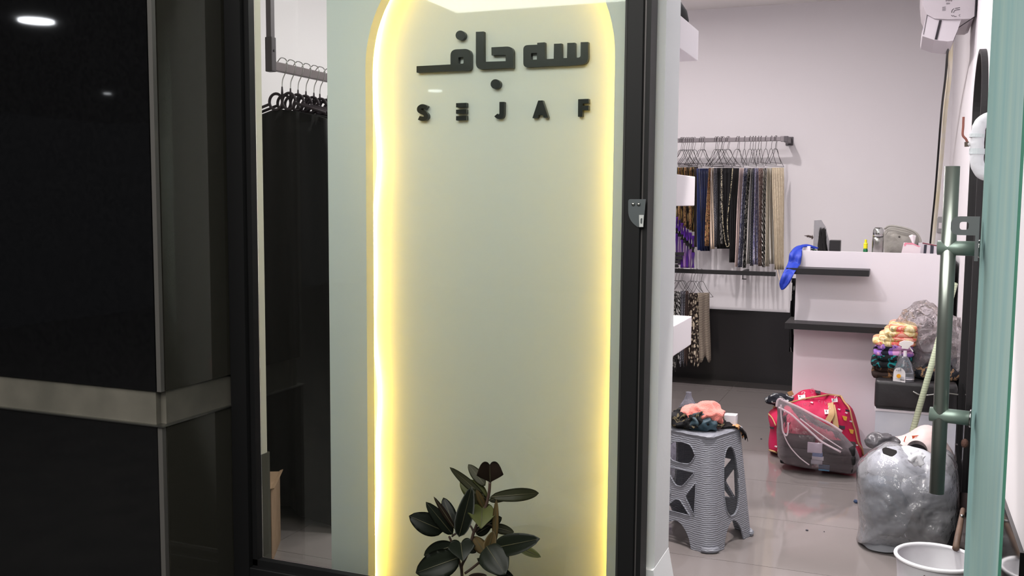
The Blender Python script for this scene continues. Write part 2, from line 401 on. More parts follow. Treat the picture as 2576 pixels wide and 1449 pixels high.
# ================================================================== arched display wall
GY=2.645; GT=.045; BY=GY+GT+.044
dxl=PY(826,500,GY).x; dxr=PY(1668,420,GY).x
al=PY(921,500,GY).x; ar=PY(1541,500,GY).x; zsh=PY(1240,158,GY).z; acx=(al+ar)/2; ar_=(ar-al)/2
DW=root('display_wall',((dxl+dxr)/2,GY+.08,0),'white display wall with a tall arched niche lit from behind its edge','display wall')
def arch(off,z0,n=40):
    r=ar_+off; pts=[(acx-r,z0)]; 
    for k in range(n+1):
        t=PI-PI*k/n; pts.append((acx+r*math.cos(t),zsh+r*math.sin(t)))
    pts.append((acx+r,z0)); return pts
b=NB(); plate(b,[(dxl,0),(dxl,ZC),(dxr,ZC),(dxr,0)],[arch(0,.10)],lambda x,z:Vector((x,GY,z)),Vector((0,GT,0)))
bmesh.ops.remove_doubles(b,verts=b.verts,dist=1e-6); obj('arched_panel',b,M_whitep,DW)
b=NB(); box(b,(dxl+.002,BY,0),(dxr-.002,GY+.18,ZC)); obj('niche_back',b,M_whitep,DW)
b=NB(); box(b,(dxl,GY+GT,0),(dxl+.012,GY+.18,ZC)); obj('side_panel',b,M_whitep,DW)
b=NB(); box(b,(dxr-.012,GY+GT,0),(dxr,GY+.18,ZC)); obj('side_panel',b,M_whitep,DW)
# LED strip round the back of the arch
pts=[]
n=110
for k in range(n+1):
    s=k/n*2-1     # along the outline
    zb=.16; Ls=zsh-zb; La=PI*ar_; tot=2*Ls+La; d=k/n*tot
    wob=.009*math.sin(d*7.0+1.0)+.005*math.sin(d*17)
    r=ar_+.014+wob
    if d<Ls: p=(acx-r,zb+d)
    elif d<Ls+La: t=PI-(d-Ls)/ar_; p=(acx+r*math.cos(t),zsh+r*math.sin(t))
    else: p=(acx+r,zsh-(d-Ls-La))
    pts.append(Vector((p[0],BY-.010,p[1])))
b=NB(); tube(b,pts,.0045,6,up=Vector((0,1,0))); obj('light_strip',b,emis('led_yellow',(1.0,.62,.085),50),DW,label='glowing yellow light strip hidden round the arch')
# plinth foot at its right corner
b=NB(); z1=PX(1681,1378,dxr).z
plate(b,[(GY-.05,0),(GY+.18,0),(GY+.18,z1),(GY-.05,z1)],[],lambda y,z:Vector((dxr,y,z)),Vector((.002,0,0)))
b.free(); b=NB()
vv=[(dxr-.05,GY-.02,0),(dxr+.075,GY-.02,0),(dxr+.075,GY+.18,0),(dxr-.05,GY+.18,0),(dxr-.05,GY-.02,z1),(dxr+.001,GY-.02,z1),(dxr+.001,GY+.18,z1),(dxr-.05,GY+.18,z1)]
V=[b.verts.new(p) for p in vv]
for q in ((0,3,2,1),(4,5,6,7),(0,1,5,4),(1,2,6,5),(2,3,7,6),(3,0,4,7)): b.faces.new([V[i] for i in q])
obj('sloped_foot',b,M_whitep,DW)
# three thick shelves behind the display wall
yb=PX(1757,120,dxr).y
for (t,bt,lab) in ((77,148,'thick white shelf end sticking out behind the display wall, topmost with black hat'),(444,516,'thick white shelf end behind the display wall, at the height of the scarves'),(797,862,'thick white shelf end behind the display wall, lowest, above the stool')):
    xr={77:1757.5,444:1746.5,797:1737}[t]; z1=PX(xr,t,dxr).z; z0=z1-.093
    b=NB(); box(b,(dxr-.36,GY+.182,z0),(dxr,yb,z1),.003); obj('wall_shelf',b,M_white,label=lab,cat='shelf',group='thick white shelves behind the display wall')
zt=PX(1757.5,77,dxr).z
# round black hat on top shelf
hc=Vector((dxr-.105,yb-.16,zt)); b=NB(); lathe(b,[(.10,0),(.104,.006),(.098,.035),(.08,.062),(.05,.08),(.015,.088)],hc,seg=40); o=obj('round_cap',b,mat('black_felt',(26,25,27),.8),smooth=True,label='black domed cap lying on the topmost white shelf',cat='hat')
# ================================================================== sign lettering
SY=BY-.016
M_let=mat('black_acrylic',(30,32,33),.28,spec=.5)
def zf(x,y): return (1020+x*.19410,50+y*.19410)
def glyph(parent,outer,holes=(),name='letter'):
    b=NB(); o=[zf(*p) for p in fillet(outer)]; hs=[[zf(*p) for p in fillet(h)] for h in holes]
    plate(b,o,hs,lambda x,y:PY(x,y,SY),Vector((0,.016,0))); return obj(name,b,M_let,parent)
def circ(cx,cy,r,n=40): return [(cx+r*math.cos(2*PI*k/n),cy+r*math.sin(2*PI*k/n)) for k in range(n)]
S1=root('shop_sign',PY(1264,182,SY),'raised black Persian word sign with two round dots, high in the arched niche','sign')
glyph(S1,[(143,600),(583,577),(583,385,80),(850,372,90),(850,655,50),(143,683)],[[(684,485,12),(752,480,12),(752,567,14),(684,569,12)]])
glyph(S1,[(912,155),(1012,150),(1014,543),(1298,534),(1298,452),(1115,459),(1113,355),(1398,341,90),(1397,622),(912,646,90)])
glyph(S1,[(1707,297),(1804,290),(1809,509),(1921,503),(1924,310),(2022,305),(2025,497),(2093,493),(2097,299),(2195,295),(2198,491),(2268,487,30),(2270,289),(2366,286),(2370,580,110),(1527,617,60),(1527,328,60),(1707,321)],[[(1627,432,10),(1703,429),(1703,514),(1627,517,10)]])
glyph(S1,circ(711,200,62),name='dot'); glyph(S1,circ(1166,832,63),name='dot')
S2=root('shop_sign',PY(1264,300,SY),'row of five widely spaced raised black Latin capitals under the Persian word','sign')
def stroke(path,w):
    P=smoothpath([(x,y,0) for x,y in path],5); L=[];R=[]
    for i,p in enumerate(P):
        d=(P[min(i+1,len(P)-1)]-P[max(i-1,0)]).normalized(); nn=Vector((-d.y,d.x,0))*w/2; L.append(((p+nn).x,(p+nn).y)); R.append(((p-nn).x,(p-nn).y))
    return L+R[::-1]
glyph(S2,stroke([(270,1141),(240,1122),(206,1121),(178,1143),(178,1174),(205,1194),(238,1208),(263,1234),(262,1262),(236,1281),(202,1281),(172,1268)],54))
for y0,y1 in ((1077,1132),(1162,1215),(1244,1301)): glyph(S2,[(655,y0+2),(788,y0-3),(788,y1-2),(655,y1+2)],name='letter_bar')
glyph(S2,[(1217,1063),(1277,1062),(1276,1225,20),(1264,1266,20),(1225,1287,20),(1180,1280,20),(1150,1250),(1190,1215),(1207,1229),(1217,1215)])
glyph(S2,[(1720,1045),(1776,1043),(1850,1267),(1790,1267),(1779,1230),(1726,1232),(1712,1270),(1645,1272)])
glyph(S2,[(2238,1028),(2373,1023),(2375,1080),(2298,1084),(2298,1115),(2372,1112),(2372,1168),(2296,1168),(2292,1253),(2235,1255)])
# ================================================================== canopy and lamps outside
b=NB(); box(b,(-16,-12,3.02),(3,2.5,3.1)); struct('ceiling_outside', b, mat('dark_soffit',(48,48,50),.8))
b=NB(); box(b,(-3.52,-2.34,2.985),(.6,1.2,3.015)); obj('glowing_soffit',b,emis('soffit_added_glow',(1.0,.975,.925),7.2),label='broad white ceiling panel over the pavement outside, made to glow as added light',cat='light')  # white ceiling made to glow, added as the outside light source
lm=emis('downlight_glow',(.93,.96,1.0),30); lm2=emis('downlight_dim',(.93,.96,1.0),7)
for (x,y,r,s) in ((-7.33,2*PYF-6.67,.15,30),(-11.34,2*PYF-11.6,.05,30),(-6.36,2*FY-12.82,.10,30)):
    b=NB(); lathe(b,[(r,0),(r,.02)],(x,y,2.998),seg=32); obj('downlight',b,lm if r>.12 else lm2,label='round white downlight in the dark ceiling outside, %s'%('nearest the pillar' if s==30 and r==.15 else ('far left' if x<-8 else 'far back')),cat='light',group='downlights outside')
# ================================================================== glass door leaf, opened outwards
he=Vector((.262,2.56,0)); fe=PY(2462,700,1.74); fe.z=0; ld=(he-fe).normalized(); ln=Vector((-ld.y,ld.x,0))   # ln points to the left
LW=(he-fe).length
D1=root('door_1',(fe.x,fe.y,0),None,None); D1['kind']='structure'
M_frost=bpy.data.materials.new('frosted_glass'); M_frost.use_nodes=True
def _frost(m):
    nt=m.node_tree; nt.nodes.remove(nt.nodes['Principled BSDF']); N=nt.nodes.new; L_=nt.links.new
    tc=N('ShaderNodeTexCoord'); mp=N('ShaderNodeMapping'); mp.inputs['Scale'].default_value=(1.5,1.5,.22); L_(tc.outputs['Object'],mp.inputs[0])
    n=N('ShaderNodeTexNoise'); n.inputs['Scale'].default_value=7; n.inputs['Detail'].default_value=3; L_(mp.outputs[0],n.inputs[0])
    r=N('ShaderNodeValToRGB'); r.color_ramp.elements[0].position=.3; r.color_ramp.elements[1].position=.7
    r.color_ramp.elements[0].color=rgb((166,206,206)); r.color_ramp.elements[1].color=rgb((192,220,212)); L_(n.outputs['Fac'],r.inputs[0])
    d=N('ShaderNodeBsdfDiffuse'); t=N('ShaderNodeBsdfTranslucent'); g=N('ShaderNodeBsdfGlossy'); g.inputs['Roughness'].default_value=.45
    L_(r.outputs[0],d.inputs[0]); L_(r.outputs[0],t.inputs[0])
    a=N('ShaderNodeMixShader'); a.inputs[0].default_value=.72; L_(d.outputs[0],a.inputs[1]); L_(t.outputs[0],a.inputs[2])
    b_=N('ShaderNodeMixShader'); b_.inputs[0].default_value=.06; L_(a.outputs[0],b_.inputs[1]); L_(g.outputs[0],b_.inputs[2]); L_(b_.outputs[0],nt.nodes['Material Output'].inputs[0])
_frost(M_frost)
def leafbox(bm,s0,s1,z0,z1,t0=-.005,t1=.005,bev=0):
    st=len(bm.verts); box(bm,(s0,t0,z0),(s1,t1,z1),bev); M=Matrix.Translation(fe)@Matrix((ld,ln,Vector((0,0,1)))).transposed().to_4x4()
    bm.verts.ensure_lookup_table(); bmesh.ops.transform(bm,matrix=M,verts=bm.verts[st:])
b=NB(); grid(b,lambda u,v:fe+ld*((LW-.10)*u)+ln*.0+Vector((0,0,.012+2.39*v)),2,2); obj('glass_leaf',b,M_frost,D1)
b=NB(); grid(b,lambda u,v:fe+ld*((LW-.0995)+.0995*u)+Vector((0,0,.012+2.39*v)),2,2); M_ge=M_frost.copy(); M_ge.name='green_glass_edge'
for e_ in [n for n in M_ge.node_tree.nodes if n.type=='VALTORGB'][0].color_ramp.elements: e_.color=rgb((84,150,128))
obj('glass_edge',b,M_ge,D1,label='dark green clear glass edge')
def L(s,t,z): return fe+ld*s+ln*t+Vector((0,0,z))
# pull handle on the face: two stand-offs and a tube
sh=.06
def zat(x,y,s,t):
    p=L(s,t,0); return PY(x,y,p.y).z
tz0=zat(2382,1243,sh,.055); tz1=zat(2425,418,sh,.055); sz1=zat(2400,624,sh,.055); sz0=zat(2390,1046,sh,.055)
HN=obj('door_handle',tube(NB(),[L(sh,.055,tz0),L(sh,.055,tz1)],.0122,32),mat('handle_steel',(140,146,140),.28,metal=.8),D1,smooth=False)
for z in (sz0,sz1):
    b=NB(); tube(b,[L(sh,.005,z),L(sh,.072,z)],.0125,24); o=obj('standoff',b,mat('standoff_steel',(124,140,132),.4,metal=.5),HN)
    b=NB(); tube(b,[L(sh,.005,z),L(sh,.0085,z)],.0155,24); obj('rosette',b,M_steel,HN)
for me in bpy.data.meshes:
    if me.name.startswith(('door_handle','standoff','rosette')): me.shade_smooth(); 
# hasp on the leaf edge
hz=zat(2450,572,.02,.03); b=NB()
o1=fillet([(.004,.018,0),(.040,.018,.008),(.047,.010,.004),(.047,-.006,.004),(.040,-.013,.008),(.0095,-.013,0),(.0095,-.055,0),(.004,-.055,0)])
h1=fillet([(.020,-.004,.005),(.034,-.004,.005),(.034,.009,.005),(.020,.009,.005)])
plate(b,o1,[h1],lambda t,z:L(.012,t,hz+z),ld*.003); obj('hasp',b,mat('hasp_metal',(128,134,136),.3,metal=.7),D1,label='grey metal hasp with a square hole')
b=NB(); p=L(.04,.012,sz0-.04); crumple(b,p,(.006,.006,.008),sub=2); obj('rubber_stop',b,mat('rusty_rubber',(70,44,36),.8),D1)
# ================================================================== arched mirror on the right wall
MD=.025; y1=PX(2440,400,XR-MD).y; y0=PX(2482,300,XR-.001).y
mz1=PX(2466,135,XR-MD/2).z; mz0=PY(2432,1240,y0).z; mr=(y1-y0)/2; myc=(y0+y1)/2
def march(off,n=36):
    r=mr-off; pts=[(myc-r,mz0+off)]
    for k in range(n+1):
        t=PI-PI*k/n; pts.append((myc+r*math.cos(t),mz1-mr+r*math.sin(t)))
    pts.append((myc+r,mz0+off)); return pts
MR=root('arched_mirror',(XR,myc,mz0),'tall arched mirror in a thick black frame on the right wall','mirror')
b=NB(); plate(b,march(0),[march(.018)],lambda y,z:Vector((XR-MD,y,z)),Vector((MD-.001,0,0))); obj('mirror_frame',b,M_blk,MR)
b=NB(); plate(b,march(.019),[],lambda y,z:Vector((XR-.008,y,z)),Vector((.006,0,0))); obj('mirror_glass',b,mat('mirror_silver',(232,232,232),.01,metal=1),MR)
# ================================================================== wrapped pipe with lever valve
px=.262; pyy=4.05
def Q(x,y,Y=3.98): return PY(x,y,Y)
b=NB(); tube(b,smoothpath([Q(2508,296),Q(2482,300),Q(2465,316),Q(2459,345),Q(2458,362),Q(2457,402),Q(2463,425),Q(2478,438),Q(2510,442)],6),.0235,20)
for v in b.verts: v.co+=Vector((noise.noise(v.co*60),noise.noise(v.co*60+Vector((5,0,0))),0))*.002
PI_=root('water_pipe',Q(2458,370),'white wrapped bent pipe with a rusty valve lever beside the mirror','pipe')
obj('pipe',b,mat('white_wrap',(212,216,220),.6,bump=(30,.4)),PI_,smooth=True)
M_tp=mat('wrap_tape',(200,210,212),.6,bump=(50,.4))
for a_,c_ in ((337,346),(374,388)):
    b=NB(); tube(b,[Q(2458,a_),Q(2457,c_)],.0265,20); obj('wrap_band',b,M_tp,PI_,smooth=False)
b=NB(); tube(b,[Q(2446,362),Q(2434,363)],.008,12); obj('valve_stem',b,mat('stem_white',(205,205,205),.6),PI_)
b=NB(); tube(b,[Q(2432,357),Q(2432,369)],.008,12); obj('valve_nut',b,mat('old_bronze',(90,80,70),.5,metal=.5),PI_)
b=NB(); tube(b,smoothpath([Q(2434,360),Q(2430,350),Q(2422,340),Q(2423,318),Q(2424,294)],4),.0042,8); obj('lever',b,mat('rust',(142,88,78),.8,bump=(80,.5)),PI_)
# ================================================================== air conditioner on the right wall
AY=5.45
def za(x,y): return (2300+x*.08973,y*.08973)
def A(x,y,Y=AY): p=za(x,y); return PY(p[0],p[1],Y)
AC=root('air_conditioner',(XR-.1,5.9,A(600,1100).z),'white wall air conditioner seen from its end, high on the right wall','air conditioner')
M_ac=mat('ac_plastic',(188,181,186),.5); M_acs=mat('ac_underside_plastic',(200,194,200),.55); M_slot=mat('slot_dark',(40,36,42),.8)  # underside plastic is slightly paler than the housing
zb0=A(300,430).z; 
prof=[A(1355,-1500),A(1340,480),A(1230,780),A(950,540+0),A(560,520),A(350,400),A(240,150),A(200,-300),A(220,-900),A(330,-1400)]
prof=[(p.x,p.z) for p in prof]; prof[0]=(XR-.012,prof[0][1]); prof[1]=(XR-.012,prof[1][1]); prof[2]=(XR-.02,A(1230,780).z)
b=NB(); plate(b,[prof[0],prof[1],(XR-.03,prof[1][1]-.01)]+prof[3:],[],lambda x,z:Vector((x,AY,z)),Vector((0,.50,0))); obj('housing',b,M_ac,AC)
b=NB(); tube(b,[(XR-.008,AY,2.8),(XR-.008,AY,prof[1][1]),A(1230,780,AY+.1),A(1120,1090,AY+.1)],[.004,.004,.002,.001],6); obj('back_gap',b,M_slot,AC,label='dark gap behind the housing')
# underside body
pu=[A(350,410),A(560,525),A(950,545),A(1330,500),A(1230,800),A(1090,1130),A(930,1150),A(560,1110),A(230,1000),A(210,900)]
b=NB(); plate(b,[(p.x,p.z) for p in pu],[],lambda x,z:Vector((x,AY+.012,z)),Vector((0,.45,0))); obj('underside',b,M_acs,AC)
def strip(n,pts,r,m=M_slot,lab=None):
    b=NB(); tube(b,pts,r,6); obj(n,b,m,AC,label=lab)
b=NB(); q=[A(700,565,AY+.011),A(772,570,AY+.011),A(640,1110,AY+.011),A(570,1105,AY+.011)]; plate(b,[(p.x,p.z) for p in q],[],lambda x,z:Vector((x,AY+.008,z)),Vector((0,.004,0))); obj('air_slot',b,M_slot,AC)
strip('flap_gap',[A(360,420,AY+.01),A(258,970,AY+.01)],.0012)
for k in range(4): strip('vent_line',[A(785,205+k*31,AY-.001),A(880,195+k*31,AY-.001)],.0009)
for k in range(3): strip('label_line',[A(895,84+k*17,AY-.001),A(1000,76+k*17,AY-.001)],.0005)
for k in range(8): strip('label_bar',[A(890+k*24,-10,AY-.001),A(892+k*24,40-(k%3)*8,AY-.001)],.0006 if k%2 else .001)
strip('knockout_line',smoothpath([A(1048,355,AY-.001),A(1060,290,AY-.001),A(1110,240,AY-.001)],4),.0013)
strip('knockout_line',[A(1145,235,AY-.001),A(1280,213,AY-.001)],.0013)
strip('knockout_line',smoothpath([A(1100,360,AY-.001),A(1130,300,AY-.001),A(1180,278,AY-.001),A(1278,264,AY-.001)],4),.0013)
strip('knockout_line',[A(1042,425,AY-.001),A(1080,462,AY-.001)],.0013)
strip('knockout_line',[A(1098,428,AY-.001),A(1118,460,AY-.001),A(1185,462,AY-.001)],.0013)
strip('knockout_line',smoothpath([A(1290,402,AY-.001),A(1250,430,AY-.001),A(1285,465,AY-.001)],4),.0008)
b=NB(); tube(b,smoothpath([PY(2386,108,5.6),PY(2383,140,5.9),PY(2378,200,6.2),PY(2371,255,6.5),PY(2366,310,6.8),PY(2360,390,7.0),PY(2353,480,7.2),PY(2345,560,7.4),PY(2338,637,7.6),PY(2333,700,7.7)],5),.0065,8)
obj('power_cable',b,mat('cable_black',(18,17,18),.5),smooth=True,label='black cable hanging from the air conditioner down the corner',cat='cable')
b=NB(); P0=[PY(2392,104,5.7),PY(2388,190,6.2),PY(2378,280,6.7),PY(2368,400,7.2),PY(2352,560,7.6),PY(2338,690,7.7)]
tube(b,smoothpath(P0,5),[.013]*26,8); obj('drain_hose',b,mat('yellowed_plastic',(248,244,232),.55,var=(3,(246,236,200))),smooth=False,label='cream drain hose running beside the black cable',cat='hose')
# steel socket plate on the back wall
SK=root('socket_plate',PY(2365,565,YB),'shiny steel socket plate on the back wall above the counter','socket')
b=NB(); a=PY(2356,585,YB); c=PY(2376,545,YB); box(b,(a.x,YB-.015,a.z),(c.x,YB-.001,c.z),.003); obj('plate',b,mat('satin_steel',(190,190,190),.22,metal=.9),SK)
b=NB(); box(b,(a.x+.012,YB-.018,a.z+.03),(c.x-.012,YB-.0155,c.z-.045),.001); obj('rocker',b,M_white,SK)
# ================================================================== counter
CY=5.90; cxl=PY(2004.5,629,CY).x; cxr=.283; cz=1.143
CT=root('counter',((cxl+cxr)/2,CY+.2,0),'tall white shop counter with two black shelf boards on its front','counter')
b=NB(); box(b,(cxl,CY,0),(cxr,CY+.03,cz)); obj('front_panel',b,M_white,CT)
b=NB(); box(b,(cxl+.002,CY+.03,0),(cxl+.018,CY+.5,cz-.08)); obj('side_panel',b,M_blk,CT,label='black side edge')
b=NB(); box(b,(cxl,CY+.03,cz-.075),(cxr,CY+.5,cz-.045)); obj('top_board',b,M_white,CT)
b=NB(); box(b,(cxr,CY+.005,0),(cxr+.012,CY+.5,cz-.03)); obj('end_panel',b,M_blk,CT)
SD=.17
a=PY(1978,682,CY-SD); c=PY(2186,696,CY-SD); b=NB(); box(b,(a.x-.0,CY-SD,c.z),(c.x,CY+.0,c.z+.034)); box(b,(a.x,CY,c.z),(cxl,CY+.22,c.z+.034)); obj('shelf',b,M_blk,CT)
a=PY(1974,814,CY-SD); c=PY(2300,842,CY-SD); zz=PY(1976,827,CY-SD).z; b=NB(); box(b,(a.x,CY-SD,zz),(.30,CY,zz+.034)); box(b,(a.x,CY,zz),(cxl,CY+.16,zz+.034)); obj('shelf',b,M_blk,CT)
# small mop head hanging at counter side : dark streaky scarf
def cloth(name,px,Y,m,folds=3,amp=.012,th=.008,nv=14,nu=18,lab=None,cat='scarf',group=None,seed=0,parent=None,skew=0,hem=0):
    """hanging cloth: px=(x0,x1,ytop,x0b,x1b,ybot); Y=(left,right) distances"""
    x0,x1,yt,u0,u1,yb_=px; rnd=random.Random(seed); ph=rnd.random()*6
    def f(u,v):
        x=(x0+(x1-x0)*u)*(1-v)+(u0+(u1-u0)*u)*v; y=yt+(yb_-yt)*v+hem*math.sin(u*9+ph)*v
        YY=Y[0]+(Y[1]-Y[0])*u+amp*(.4+.6*v)*math.sin(u*folds*2*PI+ph+.6*math.sin(3*v+ph)); yy=YY
        p=PY(x,y,YY); p.x+=.003*math.sin(v*5+ph+u*3); return p
    b=NB(); grid(b,f,nu,nv,th=Vector((0,th,0))); return obj(name,b,m,parent,smooth=True,label=lab,cat=cat,group=group)
M_bw=pat('black_white_streaks','noise',[(20,20,22),(190,188,186),(28,28,30)],9,stretch=(3,1,.6),stops=[0,.56,.66])
cloth('hanging_scarf',(1990,2003,700,1985,2003,885),(6.3,6.35),M_bw,2,lab='black and white scarf hanging at the left side of the counter',seed=3)
# ================================================================== bench with cushion
bxl=PZ(2204,953,.515).x; BYF=5.28
BN=root('bench',(.11,5.55,0),'low white bench box with a black padded cushion beside the counter','bench')
zc0=PY(2200,1027,BYF).z; zc1=PY(2204,955,BYF).z
b=NB(); box(b,(bxl+.004,BYF+.008,0),(XR-.012,5.88,zc0)); obj('base',b,mat('bench_white',(212,214,222),.6,var=(7,(200,203,214))),BN)
b=NB(); box(b,(bxl,BYF+.004,zc0-.012),(XR-.012,5.88,zc0-.0005)); obj('top_rim',b,M_white,BN)
b=NB(); box(b,(bxl-.004,BYF-.01,zc0),(XR-.012,5.88,zc1),.022)
for v in b.verts: v.co.z+=noise.noise(v.co*6)*.004
obj('cushion',b,mat('black_leatherette',(30,29,31),.42,bump=(12,.4),var=(8,(44,43,45))),BN,smooth=True)
CZ=zc1
# ---- folded fabrics on the bench
def folded(name,px0,px1,pyt,pyb,Yf,dep,m,layers=3,seed=0,lab='',group='folded fabrics on the bench',amp=.004,taper=.25):
    a=PY(px0,pyb,Yf); c=PY(px1,pyt,Yf); x0,x1=a.x,c.x; z0,z1=a.z,c.z; H=(z1-z0)/layers
    b=NB()
    for k in range(layers):
        zc=z0+H*(k+.5); off=taper*(x1-x0)*(k/(max(1,layers-1)))*.4 if layers>1 else 0
        rr=random.Random(seed*9+k); ox=rr.uniform(-.006,.006)
        rings=[]
        n=26
        def f(u,v):
            t=2*PI*v; cc,s=math.cos(t),math.sin(t)
            hx=(x1-x0-off)/2; x=(x0+off+x1)/2+ox+hx*math.copysign(abs(cc)**.35,cc); z=zc+H*.55*math.copysign(abs(s)**.6,s)
            y=Yf+dep*u; e=1-(2*abs(u-.5))**6*.35; x=(x0+x1)/2+(x-(x0+x1)/2)*e
            p=Vector((x,y,z)); q=p*11+Vector((seed,k*3.,0)); p.z+=amp*noise.noise(q)*1.6; p.x+=amp*noise.noise(q+Vector((4,4,4)))*1.5; p.y+=(amp*2*noise.noise(q+Vector((8,1,4))) + (.02*(1-abs(s)) - .02))*(-1 if u<.5 else 1)*(1 if u in (0,1) else .3)
            if p.z<z0+.0005: p.z=z0+.0005
            return p
        A_=[[b.verts.new(f(i/10,j/n)) for j in range(n)] for i in range(11)]
        for i in range(10):
            for j in range(n): b.faces.new((A_[i][j],A_[i][(j+1)%n],A_[i+1][(j+1)%n],A_[i+1][j]))
        b.faces.new(A_[0][::-1]); b.faces.new(A_[-1])
    return obj(name,b,m,smooth=True,label=lab,cat='fabric',group=group)
M_flor=pat('floral_yellow_red','noise',[(228,206,150),(236,220,180),(198,170,110),(222,104,96),(238,176,160),(232,214,162)],15,stops=[0,.40,.48,.55,.60,.68],bump=.2)
M_brown=pat('brown_print','noise',[(46,34,30),(120,86,56),(60,46,40)],22,stops=[0,.55,.62])
M_teal=pat('teal_print','noise',[(18,22,26),(22,120,122),(24,26,30),(190,110,96)],16,stops=[0,.52,.58,.70])
M_purp=pat('purple_print','noise',[(28,28,44),(150,110,190),(206,150,196),(40,40,60)],14,stops=[0,.42,.52,.62])
zz=[953,925,898,868]
folded('folded_fabric',2190,2290,926,953,5.34,.34,M_brown,2,1,'brown patterned fabric at the bottom of the folded pile on the bench')
folded('folded_fabric',2190,2296,898,925.5,5.34,.34,M_teal,2,2,'black and teal floral fabric folded in the bench pile')
folded('folded_fabric',2194,2300,872,897.5,5.34,.34,M_purp,2,3,'purple and navy fabric folded under the yellow floral one')
folded('folded_fabric',2194,2310,826,871.5,5.34,.36,M_flor,4,4,'yellow fabric with red flowers folded on top of the bench pile',taper=.9)
# ---- dark clothes in a crumpled clear bag
M_clear=clear('clear_film',(.97,.96,.97),gl=1.7,haze=.17,hazec=(252,238,242),rough=.14,bump=(38,1.0),faced=.3)
ctr=PY(2362,930,5.5)
b=NB(); crumple(b,(.165,5.55,CZ+.06),(.135,.15,.085),.35,9,3,floor=CZ+.004); obj('clothes_heap',b,mat('dark_slate_cloth',(38,44,52),.75,var=(14,(70,80,90)),bump=(30,.3)),smooth=True,label='heap of dark slate clothes in the clear bag on the bench',cat='clothes')
b=NB(); crumple(b,(.20,5.42,CZ+.035),(.09,.07,.045),.4,14,8,floor=CZ+.004); obj('patterned_cloth',b,pat('brown_beige_print','noise',[(40,42,48),(150,120,90),(48,50,56)],26,stops=[0,.54,.62]),smooth=True,label='brown patterned cloth lying before the dark clothes heap',cat='clothes')
b=NB(); crumple(b,(.175,5.57,CZ+.16),(.165,.17,.19),.30,8,21,floor=CZ+.003,sub=5,ridge=1.3); obj('clear_bag',b,M_clear,smooth=False,label='large crumpled clear plastic bag over the dark clothes on the bench',cat='bag')
b=NB(); crumple(b,(.035,5.40,CZ+.10),(.03,.05,.10),.3,14,5,floor=CZ+.003); obj('clear_bag',b,M_clear,smooth=False,label='small clear plastic wrap behind the spray bottle',cat='bag')
# ---- spray bottle, paper cup, hook
SBY=5.31; SBc=PY(2272,985,SBY); sc=SBY/2431*1.0
def sp(x,y,Y=SBY): return PY(2180+x*.13807,810+y*.13807,Y)
SB=root('spray_bottle',(SBc.x,SBY,CZ+.001),'clear spray bottle half full with a white trigger and sun label on the bench','spray bottle')
zB=CZ+.001; zT=sp(700,560).z; cxb=sp(675,1000).x; hw=(sp(880,1000).x-sp(470,1000).x)/2
prof=[(hw*.93,zB),(hw,zB+.012),(hw*1.0,sp(0,1000).z),(hw*.96,sp(0,860).z),(hw*.72,sp(0,720).z),(hw*.42,sp(0,620).z),(hw*.26,sp(0,575).z)]
b=NB(); lathe(b,prof,(cxb,SBY,0),28,sy=.62); obj('bottle',b,clear('bottle_plastic',(.93,.94,.97),haze=.16,hazec=(225,228,240),rough=.08),SB,smooth=True)
zw=sp(0,1085).z; b=NB(); lathe(b,[(hw*.9,zB+.003),(hw*.96,zB+.014),(hw*.96,zw)],(cxb,SBY,0),28,sy=.6); obj('liquid',b,clear('cloudy_liquid',(.85,.86,.9),haze=.55,hazec=(232,230,238)),SB,smooth=False)
xn=sp(705,520).x; b=NB(); tube(b,[(xn,SBY,sp(0,590).z),(xn,SBY,sp(0,480).z)],.0085,20); obj('collar',b,M_white,SB,smooth=False)
b=NB(); hd=[sp(*p) for p in ((640,480),(640,440),(588,415),(600,370),(680,340),(790,350),(860,372),(850,400),(800,430),(765,470),(765,490))]
plate(b,[(p.x,p.z) for p in hd],[],lambda x,z:Vector((x,SBY-.009,z)),Vector((0,.018,0))); obj('spray_head',b,mat('milky_plastic',(236,232,230),.4),SB)
b=NB(); tube(b,smoothpath([sp(770,430),sp(800,480),sp(845,540)],4),.0035,8); obj('trigger',b,M_white,SB)
Yl=SBY-hw*.63-.001
b=NB(); lab=[sp(*p,Y=Yl) for p in fillet([(500,850,80),(620,820,60),(710,900,60),(705,1060),(700,1240,30),(475,1240,60),(480,1050)])]
plate(b,[(p.x,p.z) for p in lab],[],lambda x,z:Vector((x,Yl+abs(x-cxb+.012)**2*4,z)),Vector((0,.0006,0))); obj('label',b,mat('label_white',(232,230,232),.5),SB)
b=NB(); c0=sp(585,985,Yl-.0012); R_=.0095
plate(b,[(c0.x+R_*(1.0 if k%2 else 1.22)*math.cos(PI*k/14),c0.z+R_*(1.0 if k%2 else 1.22)*math.sin(PI*k/14)) for k in range(28)],[],lambda x,z:Vector((x,Yl-.0012,z)),Vector((0,.0006,0))); obj('sun_print',b,mat('sun_orange',(240,168,30),.5),SB,label='orange sun print')
b=NB()
for pa in (((628,842),(615,862),(630,885),(600,893)),((592,868),(590,888),(575,893),(570,882)),((560,884),(545,888),(545,872)),((575,905),(578,907)),((640,1128),(680,1132)),((625,1158),(672,1166)),((620,1195),(645,1188),(640,1212),(615,1212)),((530,1030),(560,1035),(600,1050),(655,1052)),((610,1085),(635,1098))):
    tube(b,[sp(*p,Y=Yl-.0014) for p in pa],.0011 if pa[0][1]<910 else .0005,6)
obj('label_writing',b,M_blk,SB,kind='stuff')
PC=root('paper_cup',(sp(600,900).x,SBY+.065,CZ),'pale pink paper cup behind the spray bottle','cup')
